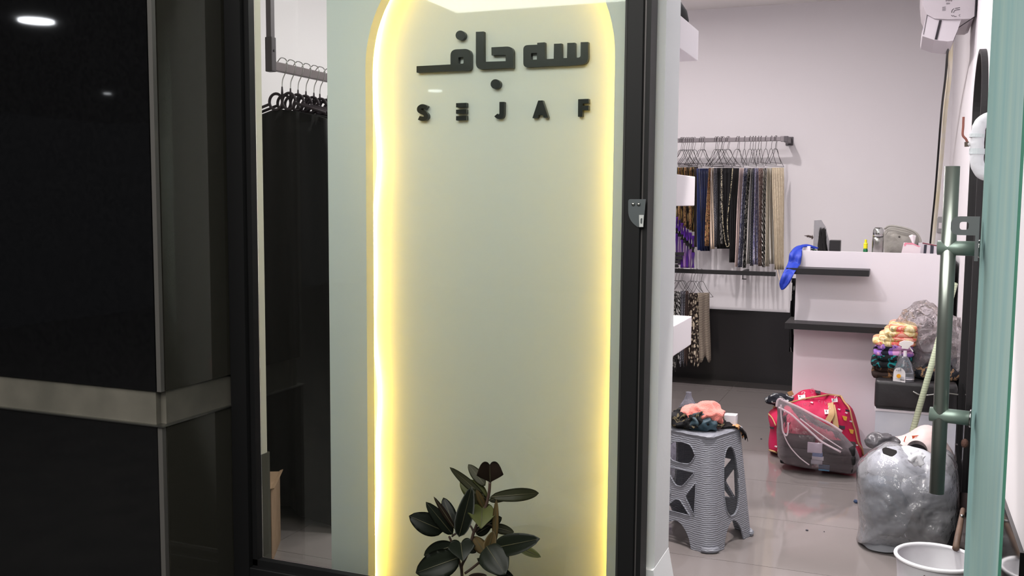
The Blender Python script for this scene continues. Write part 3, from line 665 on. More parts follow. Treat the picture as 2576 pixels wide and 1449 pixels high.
zc_=sp(0,815,SBY+.06).z; xc=sp(600,900).x; b=NB(); prof=[(.021,CZ+.001),(.028,zc_),(.0265,zc_),(.0195,CZ+.004)]; lathe(b,prof,(xc,SBY+.065,0),28); obj('cup_wall',b,mat('pink_paper',(214,186,184),.7),PC,smooth=False)
b=NB(); tube(b,[(xc+.0285*math.cos(t),SBY+.065+.0285*math.sin(t),zc_) for t in [2*PI*k/28 for k in range(29)]],.0012,6); obj('cup_rim',b,mat('cup_rim_white',(232,214,208),.6),PC)
b=NB(); tube(b,smoothpath([PY(2297,985,5.27),PY(2308,991,5.262),PY(2322,995,5.26),PY(2345,993,5.258),PY(2375,989,5.26),PY(2435,997,5.262)],5),[.0055]*6+[.004]*20,10); obj('garment_hook',b,M_steelb,smooth=True,label='bent steel rod hook lying across the cushion edge',cat='hook')
# ---- pale green pole leaning
b=NB(); tube(b,[PY(2291,1088,4.95),PY(2394,742,5.28)],.0092,14)
b2=NB(); tube(b2,[PY(2295,1088,4.95),PY(2402,713,5.26)],.0145,14)
b.free(); PL=obj('mop_pole',b2,pat('green_stripe','wave',[(178,190,160),(200,210,182)],9,stretch=(3,3,3),rough=.4),smooth=True,label='pale green striped pole leaning from the white bags to the wall',cat='pole')
# ================================================================== things on the counter top
def K(x,y,Y):
    p=PY(2010+x*.1514,540+y*.1514,Y)
    if y>=585: p.z=CZT
    return p
CZT=cz-.045
def onc(px,Y): return PY(px,630,Y).x
TH=root('thermos_flask',(K(1305,600,6.05).x,6.05,CZT),'brushed steel thermos flask on the counter beside the grey bag','thermos')
xc=K(1305,600,6.05).x; rt=(K(1400,0,6.05).x-K(1205,0,6.05).x)/2; zsq=K(0,335,6.05).z; ztp=K(0,190,6.05).z
b=NB(); lathe(b,[(rt,CZT),(rt,zsq-.03),(rt*.95,zsq-.004)],(xc,6.05,0),40); obj('flask_body',b,M_steelb,TH,smooth=True)
b=NB(); lathe(b,[(rt*.93,zsq-.003),(rt*.93,zsq)],(xc,6.05,0),40); obj('seal_ring',b,M_blk,TH)
b=NB(); lathe(b,[(rt*.97,zsq),(rt*.94,ztp-.03),(rt*.86,ztp-.012),(rt*.6,ztp)],(xc,6.05,0),40); obj('cup_lid',b,M_steel,TH,smooth=True)
# glue bottle
GB=root('glue_bottle',(K(1128,0,6.08).x,6.08,CZT),'small green bottle with a bright yellow nozzle cap on the counter','bottle')
xc=K(1128,0,6.08).x; g=lambda y:max(K(0,y,6.08).z,CZT)
b=NB(); lathe(b,[(.013,CZT),(.013,g(560)),(.010,g(535))],(xc,6.08,0),20); obj('bottle',b,mat('green_plastic',(18,104,60),.35),GB,smooth=True)
b=NB(); lathe(b,[(.0115,g(535)),(.0115,g(470)),(.013,g(458)),(.007,g(440)),(.007,g(395)),(.004,g(390))],(xc,6.08,0),20); obj('cap',b,mat('yellow_plastic',(226,218,30),.4),GB)
b=NB(); a=onc(2168,6.14); c=onc(2192,6.14); box(b,(a,6.10,CZT+.0005),(c,6.22,CZT+.016),.003); obj('phone',b,M_blk,label='flat black gadget lying behind the green bottle',cat='phone')
# grey handbag
HB=root('handbag',(K(1700,0,6.2).x,6.2,CZT),'pale grey fabric handbag with a round snap on the counter','handbag')
HBY=6.14
pts=[(1405,590),(1405,300),(1440,235),(1500,195),(1620,190),(1800,232),(1900,285),(1980,350),(2005,430),(2010,500),(1990,600)]
out=[K(*p,HBY) for p in fillet([(x,y,30) for x,y in pts],3)]; cxh=K(1700,420,HBY)
def outline(P,n=84):
    L_=[(P[i]-P[(i+1)%len(P)]).length for i in range(len(P))]; tot=sum(L_); out=[]; i=0; acc=0
    for k in range(n):
        d=tot*k/n
        while acc+L_[i]<d: acc+=L_[i]; i+=1
        out.append(P[i].lerp(P[(i+1)%len(P)],(d-acc)/max(L_[i],1e-9)))
    return out
def crease(q,s=22,rd=1.0): 
    v=Vector((q.x*s,q.y*s,q.z*s)); return noise.noise(v)*.6+rd*(.3-abs(noise.noise(v*.7+Vector((3,1,8)))))*1.2+.25*noise.noise(v*2.3)
def bagmesh(out,c,Y0,dep,steps=5,n_in=10,amp=.004,zmin=None,sc=20,rd=1.0,nn=84,fine=0):
    """pillow built from an outline: both faces bulge and crease"""
    b=NB(); out=outline(out,nn); N=len(out); F=[];G=[]
    for s_ in range(n_in):
        k=1-s_/n_in; bul=math.sqrt(max(0,1-k**3))*dep/2; R=[];R2=[]
        for p in out:
            q=Vector((c.x+(p.x-c.x)*k,0,c.z+(p.z-c.z)*k)); n=(crease(q,sc,rd)*amp+(crease(Vector((q.x*1.0+q.z*.5,0,q.z*.6)),30,1.6)*fine if fine else 0))*min(1,s_*.6)
            if zmin is not None: q.z=max(q.z,zmin)
            R.append(b.verts.new((q.x,Y0+dep/2-bul+n,q.z))); R2.append(b.verts.new((q.x,Y0+dep/2+bul+n,q.z)) if s_ else R[-1])
        F.append(R);G.append(R2)
    for L_ in (F,G):
        for i in range(n_in-1):
            for j in range(N):
                try: b.faces.new((L_[i][j],L_[i][(j+1)%N],L_[i+1][(j+1)%N],L_[i+1][j]))
                except ValueError: pass
        cc=b.verts.new(sum((v.co for v in L_[n_in-1]),Vector())/N)
        for j in range(N): b.faces.new((L_[n_in-1][j],L_[n_in-1][(j+1)%N],cc))
    return b
M_hb=mat('grey_canvas',(158,156,148),.8,bump=(40,.4,.01),var=(10,(146,144,138)))
obj('bag_body',bagmesh(out,cxh,HBY,.13,zmin=CZT,amp=.008),M_hb,HB,smooth=True)
b=NB(); tube(b,smoothpath([K(1440,330,HBY-.005),K(1480,270,HBY-.01),K(1560,255,HBY-.012),K(1700,285,HBY-.012),K(1850,320,HBY-.008),K(1950,400,HBY-.002)],5),.0035,8); obj('pocket_seam',b,M_hb,HB,smooth=True)
b=NB(); tube(b,smoothpath([K(1420,235,HBY+.03),K(1500,190,HBY+.01),K(1620,195,HBY),K(1800,235,HBY),K(1940,300,HBY),K(2010,400,HBY),K(2020,470,HBY)],5),.006,8); obj('strap',b,M_hb,HB,smooth=True)
b=NB(); q=K(1667,368,HBY-.012); lathe(b,[(.0062,0),(.006,.002),(.002,.004)],seg=16); xf(b,Matrix.Translation(q)@Matrix.Rotation(PI/2,4,'X')); obj('snap_button',b,mat('dark_snap',(86,84,80),.4,metal=.5),HB,smooth=True)
b=NB(); box(b,(K(1395,0,6.1).x,6.09,CZT+.0005),(K(1720,0,6.1).x,6.125,CZT+.022),.004)
for v in b.verts: v.co.z+=max(0,noise.noise(v.co*40))*.01
obj('patterned_wrap',b,pat('grey_print','noise',[(70,66,70),(170,166,168),(96,92,96)],40,stops=[0,.5,.6]),smooth=True,label='crumpled grey patterned wrap lying before the handbag',cat='cloth')
# tissue box
TB=root('tissue_box',(K(1850,0,6.0).x,6.0,CZT),'white and pink tissue box with a tissue pulled out, tilted on the counter','tissue box')
b=NB(); q=[K(1680,625,6.0),K(1740,470,6.0),K(1790,468,6.0),K(2020,540,6.0),K(2005,640,6.0)]; q=[(p.x,max(p.z,CZT)) for p in q]
plate(b,q,[],lambda x,z:Vector((x,5.96,z)),Vector((0,.09,0))); obj('box',b,mat('tissue_white',(224,212,216),.6),TB)
b=NB(); q=[K(1745,490,5.958),K(1760,466,5.958),K(1880,468,5.958),K(2020,530,5.958),K(1990,538,5.958),K(1900,500,5.958),K(1790,490,5.958),K(1770,520,5.958),K(1750,525,5.958)]
plate(b,[(p.x,p.z) for p in q],[],lambda x,z:Vector((x,5.958,z)),Vector((0,.0015,0))); obj('pink_print',b,mat('tissue_pink',(226,140,160),.6),TB,label='pink border print')
b=NB(); tube(b,[K(1838,612,5.957),K(1880,625,5.957)],.0018,6); obj('print_mark',b,M_blk,TB)
b=NB(); grid(b,lambda u,v:K(1905+(u-.5)*(30+90*v)-30*v+8*v,490-160*v+20*abs(u-.5)*2*v,6.0)+Vector((0,.008*math.sin(u*9),0)),8,6,th=Vector((0,.002,0))); obj('tissue',b,mat('tissue_paper',(236,228,232),.8),TB,smooth=True)
# dark red edged picture frame / box
BX=root('photo_frame',(K(2200,0,6.12).x,6.12,CZT),'maroon edged box with dark and white print, lying behind the tissue box','box')
q=[K(1985,470,6.12),K(2060,465,6.12),K(2300,510,6.12),K(2290,650,6.12),K(1985,640,6.12)]; q=[(p.x,max(p.z,CZT)) for p in q]
b=NB(); plate(b,q,[],lambda x,z:Vector((x,6.10,z)),Vector((0,.07,0))); obj('box',b,mat('box_white',(206,200,206),.5),BX)
for pa,mm,nm in ((((2080,500),(2125,500),(2105,640),(2065,640)),mat('navy_print',(44,46,58),.5),'print'),(((2185,505),(2240,520),(2230,650),(2175,650)),mat('navy_print2',(48,50,60),.5),'print'),(((2050,462),(2300,508),(2300,524),(2050,478)),mat('maroon',(120,44,60),.5),'edge_band')):
    pq=[K(*p,6.098) for p in pa]; b=NB(); plate(b,[(p.x,max(p.z,CZT)) for p in pq],[],lambda x,z:Vector((x,6.097,z)),Vector((0,.0025,0))); obj(nm,b,mm,BX)
# black box, feather dusters, clear sleeve, headband pile, blue cloth
b=NB(); a=K(505,600,6.1); c=K(695,425,6.1); box(b,(a.x,6.06,CZT),(c.x,6.16,c.z),.004); obj('black_box',b,mat('black_card',(27,26,28),.35),label='square glossy black box on the counter beside the dark duster',cat='box')
FD=root('feather_duster',(K(400,600,6.12).x,6.12,CZT),'black feathery duster standing upright on the counter beside the black box','duster')
b=NB(); rnd=random.Random(4)
for k in range(260):
    t=rnd.random(); x0=K(330+160*rnd.random()-0,590,6.12).x; 
    yy=6.06+.1*rnd.random(); top=K(350+90*rnd.random(),200+300*(1-t)*rnd.random()+40*rnd.random(),6.12)
    tube(b,[(x0,yy,CZT+.002),((x0+top.x)/2-.004,yy,(CZT+top.z)/2),(top.x+rnd.uniform(-.01,.006),yy,top.z)],[.004,.003,.0006],4,cap=False)
o=obj('bristles',b,mat('dark_feather',(24,22,22),.8),FD)
o['kind']='stuff'
b=NB()
for k in range(60):
    x=rnd.random(); p=K(235-110*x,380-30*x,6.12); e=K(215-110*x+rnd.uniform(-30,20),345+rnd.uniform(-20,80)*(1-x),6.12); tube(b,[p,e],[.003,.0005],4,cap=False)
obj('side_tuft',b,mat('brown_feather',(70,58,54),.8),FD,label='thin brown side tuft')['kind']='stuff'
b=NB(); q=[K(*p,6.17) for p in ((232,600),(250,95),(370,88),(440,200),(500,430),(510,600))]; plate(b,[(p.x,max(p.z,CZT)) for p in q],[],lambda x,z:Vector((x,6.175,z)),Vector((0,.006,0)))
obj('clear_sleeve',b,clear('grey_sleeve',(.78,.78,.79),haze=.25,hazec=(190,192,196)),label='clear plastic sleeve standing behind the black duster',cat='sleeve')
HP=root('headband_pile',(K(220,600,6.05).x,6.05,CZT),'pile of dark green and white bands beside the blue cloth','bands')
for k,(dx,rr,mm) in enumerate(((0,.05,(34,52,44)),(12,.044,(206,206,200)),(30,.040,(30,34,32)),(50,.046,(24,70,50)),(64,.038,(214,214,208)),(90,.036,(40,40,38)))):
    b=NB(); c0=K(170+dx,600,6.03+.012*k); pts=[(c0.x+rr*.85*math.cos(t),c0.y,CZT+.001+rr*1.0*math.sin(t)) for t in [PI*j/14 for j in range(15)]]; tube(b,pts,.0035,6); obj('band',b,mat('band_%d'%k,mm,.5),HP,smooth=True)
b=NB(); box(b,(K(95,0,5.98).x,5.97,CZT+.0005),(K(210,0,5.98).x,6.02,K(0,520,5.98).z),.004); obj('small_white_box',b,M_white,label='small white box under the green bands',cat='box')
ctrl=[(2052,624,30,6.02),(2030,618,20,6.0),(2010,622,20,5.93),(2002,640,22,5.86),(1998,662,24,5.84),(1985,685,26,5.70),(1974,712,22,5.68),(1968,728,8,5.69)]
P=[PY(x,y,Y) for x,y,_,Y in ctrl]; P[0].z=max(P[0].z,CZT+.008); P[1].z=max(P[1].z,CZT+.014)
W=[.016,.022,.02,.034,.036,.034,.028,.008]
S=smoothpath(P,5); b=NB()
def wi(i):
    t=i/5; k=min(int(t),6); return W[k]+(W[k+1]-W[k])*(t-k)
A_=[]
for i,p in enumerate(S):
    wv=wi(i); A_.append([b.verts.new(p+Vector((wv*c_*1.0,.014*s_+.006*math.sin(i*.5+3*c_),wv*.25*s_))) for c_,s_ in [(math.cos(t)*(1+.12*math.sin(4*t+i*.2)),math.sin(t)*(1+.5*math.sin(5*t))) for t in [2*PI*j/20 for j in range(20)]]])
for i in range(len(A_)-1):
    for j in range(20): b.faces.new((A_[i][j],A_[i][(j+1)%20],A_[i+1][(j+1)%20],A_[i+1][j]))
b.faces.new(A_[0][::-1]); b.faces.new(A_[-1])
obj('blue_cloth',b,mat('royal_blue_cloth',(16,52,168),.6,bump=(30,.3)),smooth=True,label='bright blue cloth draped over the left corner of the counter',cat='cloth')
ORD=['','second','third','fourth','fifth','sixth','seventh','eighth','ninth','tenth','eleventh','twelfth','thirteenth','fourteenth','fifteenth','sixteenth']
def nth(i,n,what,where):
    if i==0: return 'leftmost %s %s'%(what,where)
    if i==n-1: return 'rightmost %s %s'%(what,where)
    return '%s %s from the left %s'%(ORD[i],what,where) if i<n/2 else '%s %s from the right %s'%(ORD[n-1-i],what,where)
def hlab(i,n,where): return nth(i,n,'thin grey wire hanger','on the '+where)
# ================================================================== scarf rails on the back wall
M_rail=mat('rail_grey',(128,122,126),.4,metal=.4); M_wire=mat('hanger_wire',(70,66,68),.4,metal=.6)
RY=7.50
RL=root('clothes_rail',(PY(1985,352,RY).x,RY,PY(1985,352,RY).z),'upper grey clothes rail with a square end bracket, on the back wall','rail')
zr=PY(1900,349.5,RY).z-.003; xe=PY(1983,350,RY).x
b=NB(); box(b,(-2.3,RY-.012,zr-.016),(xe-.04,RY+.012,zr+.016),.003); obj('bar',b,M_rail,RL)
b=NB(); box(b,(xe-.055,RY-.017,zr-.02),(xe-.012,RY+.017,zr+.02),.003); obj('joint',b,M_rail,RL)
b=NB(); box(b,(xe-.03,RY-.02,zr-.024),(xe,YB-.0005,zr+.02),.003); box(b,(xe-.045,YB-.012,zr-.035),(xe+.012,YB-.0005,zr+.03),.003); obj('bracket',b,mat('bracket_dark',(84,80,84),.45,metal=.4),RL)
def hanger_bm(h=.205,w=.13,hook=.019,kink=1.0):
    b=NB(); pts=[(0,-hook*1.15,-.012),(0,-hook,.004),(0,-hook*.6,hook*.95),(0,0,hook*1.3),(0,hook*.75,hook*.8),(0,hook,0),(0,hook*.7,-.018),(0,.004,-.045),(0,0,-.075)]
    tube(b,smoothpath(pts,3),.0017,5)
    for s in (-1,1):
        tube(b,smoothpath([(0,0,-.073),(0,s*.028,-.080),(0,s*w*.5,-h*.62),(0,s*w,-h+.022)],3),.0017,5)
    tube(b,[(0,-w,-h+.022),(0,w,-h+.022)],.0016,5); return b
H0=None
def hang(x,y,Yr,ang,zr_,lab,group,kind_h=.205,wid=.13):
    global H0
    p=PY(x,y,Yr)
    b=hanger_bm(kind_h,wid)
    o=obj('wire_hanger',b,M_wire,local=True); o.location=(p.x,Yr,zr_); o.rotation_euler=(0,0,ang); tag(o,lab,'hanger',group); return o
hk=[205,220,235,258,278,300,315,335,395,415,428,535,550,562,588,598,608,650,662,745,762,815,868,895,918,948,972,1020,1072,1110,1120]
HP_=[]
protos=[]
for k in range(3):
    b=hanger_bm(.20+.012*k,.115+.018*k); me=bpy.data.meshes.new('hanger_mesh'); bmesh.ops.recalc_face_normals(b,faces=b.faces); b.to_mesh(me); b.free(); me.materials.append(M_wire); protos.append(me)
rnd=random.Random(11)
for i,x in enumerate(hk):
    p=PY(1660+x*.2622,350,RY); o=bpy.data.objects.new('wire_hanger',protos[i%3]); COL.objects.link(o)
    o.location=(p.x,RY,zr); o.rotation_euler=(0,0,-(0.15+rnd.random()*.5) if i<20 else -(.05+rnd.random()*.35)); tag(o,hlab(i,len(hk),'upper rail'),'hanger','wire hangers on the upper rail')
# scarves on the upper rail  (zoom coords: x*.2622+1660, y*.2622+320)
def ZS(t): return (1660+t[0]*.2622,1660+t[1]*.2622,320+t[2]*.2622,1660+t[3]*.2622,1660+t[4]*.2622,320+t[5]*.2622)
M_navy=mat('navy_satin',(24,28,52),.4,var=(5,(28,40,84))); M_royal=mat('royal_satin',(30,48,110),.35)
M_bk=mat('black_cloth',(24,23,26),.8); M_gb=pat('gold_black','cell',[(26,22,22),(196,160,84),(224,196,140),(30,26,26)],60,stretch=(1,1,.25),stops=[0,.4,.62,.75])
M_gold=pat('gold_brown','noise',[(78,54,44),(206,170,116),(170,104,92),(90,66,54)],60,stops=[0,.45,.55,.62])
M_cream=mat('cream_knit',(238,218,198),.85,bump=(60,.4)); M_peach=mat('peach_cloth',(240,216,206),.8)
M_gp=pat('grey_print','magic',[(52,52,60),(196,196,206),(90,88,98)],60,stretch=(2,1,1),stops=[0,.5,.8])
M_bp=pat('blue_grey_print','noise',[(86,90,124),(222,222,232),(140,144,184)],62,stretch=(1.5,1,1),stops=[0,.5,.58])
M_dp=pat('dark_print','noise',[(34,34,36),(206,202,194),(70,68,70)],50,stretch=(1.5,1,1),stops=[0,.52,.6])
M_kw=pat('monochrome_letters','waved',[(22,22,24),(232,230,226)],16,stops=[0,.54])
M_lav=pat('lavender_print','noise',[(128,130,176),(224,222,232),(168,168,206)],60,stretch=(1.5,1,1),stops=[0,.5,.58])
M_bei=mat('beige_cloth',(226,218,200),.85,bump=(60,.4)); M_tan=mat('tan_knit',(232,218,190),.85,bump=(70,.6),var=(40,(218,202,172)))
M_brn=mat('brown_cloth',(84,66,60),.8); M_rose=pat('rose_print','noise',[(140,108,100),(226,204,194),(96,78,80)],60,stops=[0,.5,.6])
M_lt=mat('light_grey_knit',(214,211,204),.85,bump=(60,.4))
scv=[((330,360,385,330,352,1150),(7.45,7.6),M_brn,'brown scarf beside the navy one on the upper rail'),
((350,388,395,362,392,1180),(7.42,7.55),M_royal,'royal blue satin scarf edge before the navy cloth'),
((385,478,395,392,478,1188),(7.5,7.62),M_navy,'wide navy scarf on the upper rail'),
((466,492,390,428,470,1140),(7.42,7.55),M_gold,'brown and gold speckled scarf right of the navy one'),
((490,520,390,486,526,1168),(7.45,7.55),M_cream,'cream scarf among the dark ones on the upper rail'),
((518,556,390,520,560,1150),(7.42,7.58),M_gp,'grey speckled scarf right of the cream one'),
((552,706,390,548,684,1166),(7.52,7.6),M_bk,'wide black scarf at the middle of the upper rail'),
((582,604,390,578,606,1120),(7.44,7.50),M_dp,'narrow black and silver speckled scarf before the wide black one'),
((694,764,392,664,730,1298),(7.44,7.58),M_bk,'long black scarf left of the peach one'),
((764,812,392,714,760,1338),(7.42,7.58),M_peach,'pale peach scarf on the upper rail'),
((808,846,392,742,790,1344),(7.42,7.58),M_bp,'blue grey patterned scarf right of the peach one'),
((842,876,392,788,830,1350),(7.44,7.58),M_dp,'dark patterned scarf second right of the peach one'),
((872,898,392,820,866,1312),(7.42,7.56),M_lt,'plain light grey scarf between patterned ones'),
((888,914,392,862,896,1330),(7.45,7.58),M_gp,'dark grey mottled scarf right of the plain light grey one'),
((908,950,392,892,944,1318),(7.42,7.58),M_lav,'lavender grey patterned scarf on the upper rail'),
((948,992,392,946,980,1332),(7.45,7.6),M_rose,'rose brown patterned scarf right of the lavender one'),
((988,1034,392,976,1012,1344),(7.42,7.58),M_kw,'black and white lettered scarf on the upper rail'),
((1030,1060,392,1004,1052,1335),(7.42,7.55),M_bei,'plain beige scarf right of the black and white one'),
((1054,1092,392,1050,1102,1312),(7.42,7.56),M_lt,'second pale beige grey scarf from the rail end'),
((1078,1186,388,1098,1192,1366),(7.40,7.6),M_tan,'wide tan knitted scarf at the right end of the upper rail')]
for k,(q,Y,m_,lab) in enumerate(scv): cloth('scarf',ZS(q),Y,m_,2+(k%2)+ (2 if q[1]-q[0]>60 else 0),.014,.01,lab=lab,group='scarves on the upper rail',seed=k)
# tan scarf tassel
b=NB(); tube(b,[PY(1955,678,7.42),PY(1958,692,7.42),PY(1961,704,7.42)],.003,6); obj('tassel',b,M_cream,label='thin cream tassel hanging below the tan scarf',cat='tassel')
# chain draped on the black scarf
b=NB(); pts=[PY(*zz_,7.40) for zz_ in [(1660+x*.2622,320+y*.2622) for x,y in ((698,395),(690,500),(668,700),(648,900),(655,1060),(664,1130),(640,1140),(620,1050),(600,850),(592,600),(590,400))]]
tube(b,smoothpath(pts,5),.0035,6); obj('chain_necklace',b,pat('silver_gold_beads','noise',[(40,38,36),(200,190,160)],120,stops=[0,.5]),smooth=True,label='long speckled bead chain hung over the wide black scarf',cat='necklace')
# gold patterned scarves and purple pouches, left, behind the shelves
for k in range(7):
    x=150+k*27; cloth('scarf',ZS((x,x+30,385,x-4,x+26,930+ (k*12))),(7.44,7.54),M_gb if k%2==0 else M_gold,1,.008,lab=nth(k,7,'gold and black patterned scarf','of the gold group'),group='gold scarves at the left end of the upper rail',seed=40+k)
M_vi=mat('violet_satin',(84,44,138),.3); M_vl=mat('lilac_satin',(160,120,176),.35)
for k in range(7):
    x=150+k*26; yt=860+k*30
    T=root('gift_pouch',PY(1660+x*.2622,320+(yt+300)*.2622,7.40),nth(k,7,'violet and lilac satin pouch','in the hanging row'),'pouch','violet pouches by the gold scarves')
    cloth('band',ZS((x,x+22,yt,x,x+22,yt+110)),(7.38,7.42),M_vi,1,.004,parent=T,seed=k,cat=None)
    cloth('knot',ZS((x-1,x+23,yt+110,x-1,x+23,yt+160)),(7.375,7.415),M_bk,1,.004,parent=T,seed=k,cat=None)
    cloth('satin_body',ZS((x,x+24,yt+160,x-2,x+24,min(yt+430,1350))),(7.38,7.42),M_vl if k%2 else M_vi,1,.004,parent=T,seed=k,cat=None)
for k in range(4):
    cloth('black_pouch',ZS((140,230-k*18,1200+k*38,140,230-k*18,1232+k*38)),(7.36,7.37),M_bk,1,.003,lab=('topmost','second from top','third from top','lowest')[k]+' flat black pouch, left of the violet ones',cat='pouch',group='black pouches',seed=k)
# lower black board rail
zb1=PY(1800,684,RY).z; xr_=PY(1952,690,RY).x
LR=root('lower_rail',(-1.5,RY,zb1),'lower black flat rail under the scarves on the back wall','rail')
b=NB(); box(b,(-2.3,RY-.03,zb1-.016),(xr_,RY-.005,zb1+.016),.002); obj('bar',b,M_blk,LR)
b=NB(); box(b,(xr_-.26,RY-.005,zb1-.012),(xr_-.235,YB-.0005,zb1+.012)); box(b,(xr_-.256,RY+.05,zb1-.05),(xr_-.25,RY+.056,zb1-.012)); box(b,(xr_-.256,RY+.03,zb1-.053),(xr_-.225,RY+.05,zb1-.047)); obj('support_arm',b,M_blk,LR)
b=NB(); box(b,(-2.2,RY-.005,zb1-.012),(-2.175,YB-.0005,zb1+.012)); obj('support_arm',b,M_blk,LR)
rnd=random.Random(5)
lowh=[150,180,205,218,298,325,357,400]
for i,x in enumerate(lowh):
    p=PY(1660+x*.2622,684,RY-.018); o=bpy.data.objects.new('wire_hanger',protos[(i+1)%3]); COL.objects.link(o)
    o.location=(p.x,RY-.018,zb1-.004); o.rotation_euler=(0,0,-(.3+rnd.random()*.4)); tag(o,hlab(i,len(lowh),'lower black rail'),'hanger','wire hangers on the lower rail')
def ZL(t): return (1660+t[0]*.2622,1660+t[1]*.2622,640+t[2]*.2622,1660+t[3]*.2622,1660+t[4]*.2622,640+t[5]*.2622)
M_net=pat('lattice_print','cell',[(48,40,38),(206,192,170),(90,76,70)],60,stretch=(1,1,1),stops=[0,.5,.85])
M_chk=pat('brown_beige_check','wave',[(58,48,44),(206,192,172)],38,stops=[0,.5]); M_spot=pat('beige_spots','vor',[(196,182,164),(58,46,42)],40,stops=[0,.42])
for k,(q,Y,m_,lab) in enumerate([((120,165,350,112,160,1100),(7.40,7.5),M_dp,'dark mottled scarf at the left end of the lower rail'),
((160,205,350,170,205,1020),(7.38,7.48),M_kw,'black scarf with pale vertical lettering on the lower rail'),
((200,250,350,190,230,1050),(7.42,7.5),M_gp,'grey dark scarf on the lower rail'),
((245,275,350,230,275,1045),(7.38,7.48),M_brn,'brown scarf between the dark and spotted ones, lower rail'),
((278,322,370,270,330,1030),(7.38,7.46),M_spot,'beige spotted scarf on the lower rail'),
((318,372,372,325,390,1060),(7.36,7.46),M_net,'brown lattice patterned scarf, second from the lower rail end'),
((366,476,368,382,486,1010),(7.38,7.56),M_chk,'large brown and beige fine checked scarf at the end of the lower rail')]):
    cloth('scarf',ZL(q),Y,m_,2,.012,.008,lab=lab,group='scarves on the lower rail',seed=60+k,hem=8)
# ================================================================== black garments on the left rail
RX=-2.45
q0=PX(687,165,RX); q1=PX(822,190,RX); zro=(PX(700,160,RX).z+PX(820,190,RX).z)/2-.012
LRR=root('garment_rail',(RX,q0.y,zro),'grey square tube rail hung from the ceiling on the left, holding black garments','rail')
b=NB(); box(b,(RX-.012,q0.y,zro-.019),(RX+.012,q0.y+1.3,zro+.019),.003); obj('bar',b,mat('grey_tube',(112,104,106),.4,metal=.4),LRR)
b=NB(); box(b,(RX-.017,q0.y-.032,zro-.026),(RX+.017,q0.y,zro+.115),.004); obj('corner_bracket',b,mat('dark_tube',(66,62,66),.45,metal=.3),LRR)
b=NB(); box(b,(RX-.012,q0.y-.028,zro+.115),(RX+.012,q0.y-.003,ZC)); obj('drop_tube',b,mat('dark_tube2',(84,80,84),.45,metal=.3),LRR)
b=NB(); tube(b,[(RX+.017,q0.y-.016,zro+.06),(RX+.020,q0.y-.016,zro+.06)],.005,12); obj('screw',b,M_blk,LRR)
M_vel=mat('black_velvet_plastic',(34,24,32),.7); M_gar=mat('black_garment',(17,17,17),.85,spec=.3)
def garment_hanger(loc,ang,lab):
    r=root('velvet_hanger',loc,lab,'hanger','black ring hangers on the left rail'); r.rotation_euler=(0,0,ang)
    b=NB(); hk_=.026; tube(b,smoothpath([(-hk_,0,-.014),(-hk_*.95,0,.008),(-hk_*.5,0,.024),(0,0,.030),(hk_*.8,0,.022),(hk_*1.1,0,.002),(hk_*.8,0,-.028),(.003,0,-.062),(0,0,-.105)],4),.0022,6); obj('hook',b,M_steel,r,local=True,smooth=True)
    b=NB(); tube(b,[(0,0,-.09),(0,0,-.135)],[.003,.0065],8)
    for s in (-1,1): tube(b,[(s*.034+.034*math.cos(t),0,-.152+.034*math.sin(t)) for t in [2*PI*j/24 for j in range(25)]],.0062,8)
    tube(b,[(-.065,0,-.16),(-.22,0,-.205)],.0062,8); tube(b,[(.065,0,-.16),(.22,0,-.205)],.0062,8); obj('arms',b,M_vel,r,local=True,smooth=True)
    return r
def garment(loc,ang,k,lab):
    rr=random.Random(k); ph=rr.random()*6; H=loc.z-.20-.035
    def f(u,v):
        x=(u-.5)*2; sh=.225+.05*v+.01*math.sin(k)
        z=loc.z-.185-.045*abs(x)**1.3-(H-.01)*v+.012*math.sin(u*7+ph)*v
        y=.012*math.sin(u*17+ph+v)*(.3+v)+.006*math.sin(u*31+ph)
        c,s=math.cos(ang),math.sin(ang); X=x*sh; return Vector((loc.x+X*c-y*s,loc.y+X*s+y*c,z))
    b=NB(); grid(b,f,30,14,th=Vector((0,.022,0))); return obj('black_garment',b,M_gar,smooth=True,label=lab,cat='garment',group='black garments on the left rail')
gx=[(703,245,0),(724,245,1),(743,0,2),(763,0,3),(783,0,4),(798,0,5),(818,0,6)]
for k,(x,_,i) in enumerate(gx+[(838,0,7),(858,0,8),(880,0,9)]):
    yy=PX(x+6,170,RX).y; ang=-.06+.03*((k*7)%3)
    garment_hanger((RX,yy,zro+.012),ang,nth(k,10,'black ring hanger with steel hook','on the left rail'))
    garment(Vector((RX,yy,zro+.012)),ang,k,nth(k,10,'long black garment','on the left rail'))
# white dress label seen on front garment
b=NB(); p=PX(695,243,RX+.03); box(b,(p.x-.018,PX(703,245,RX).y-.012,p.z-.002),(p.x+.018,PX(703,245,RX).y-.008,p.z+.004)); b.free()
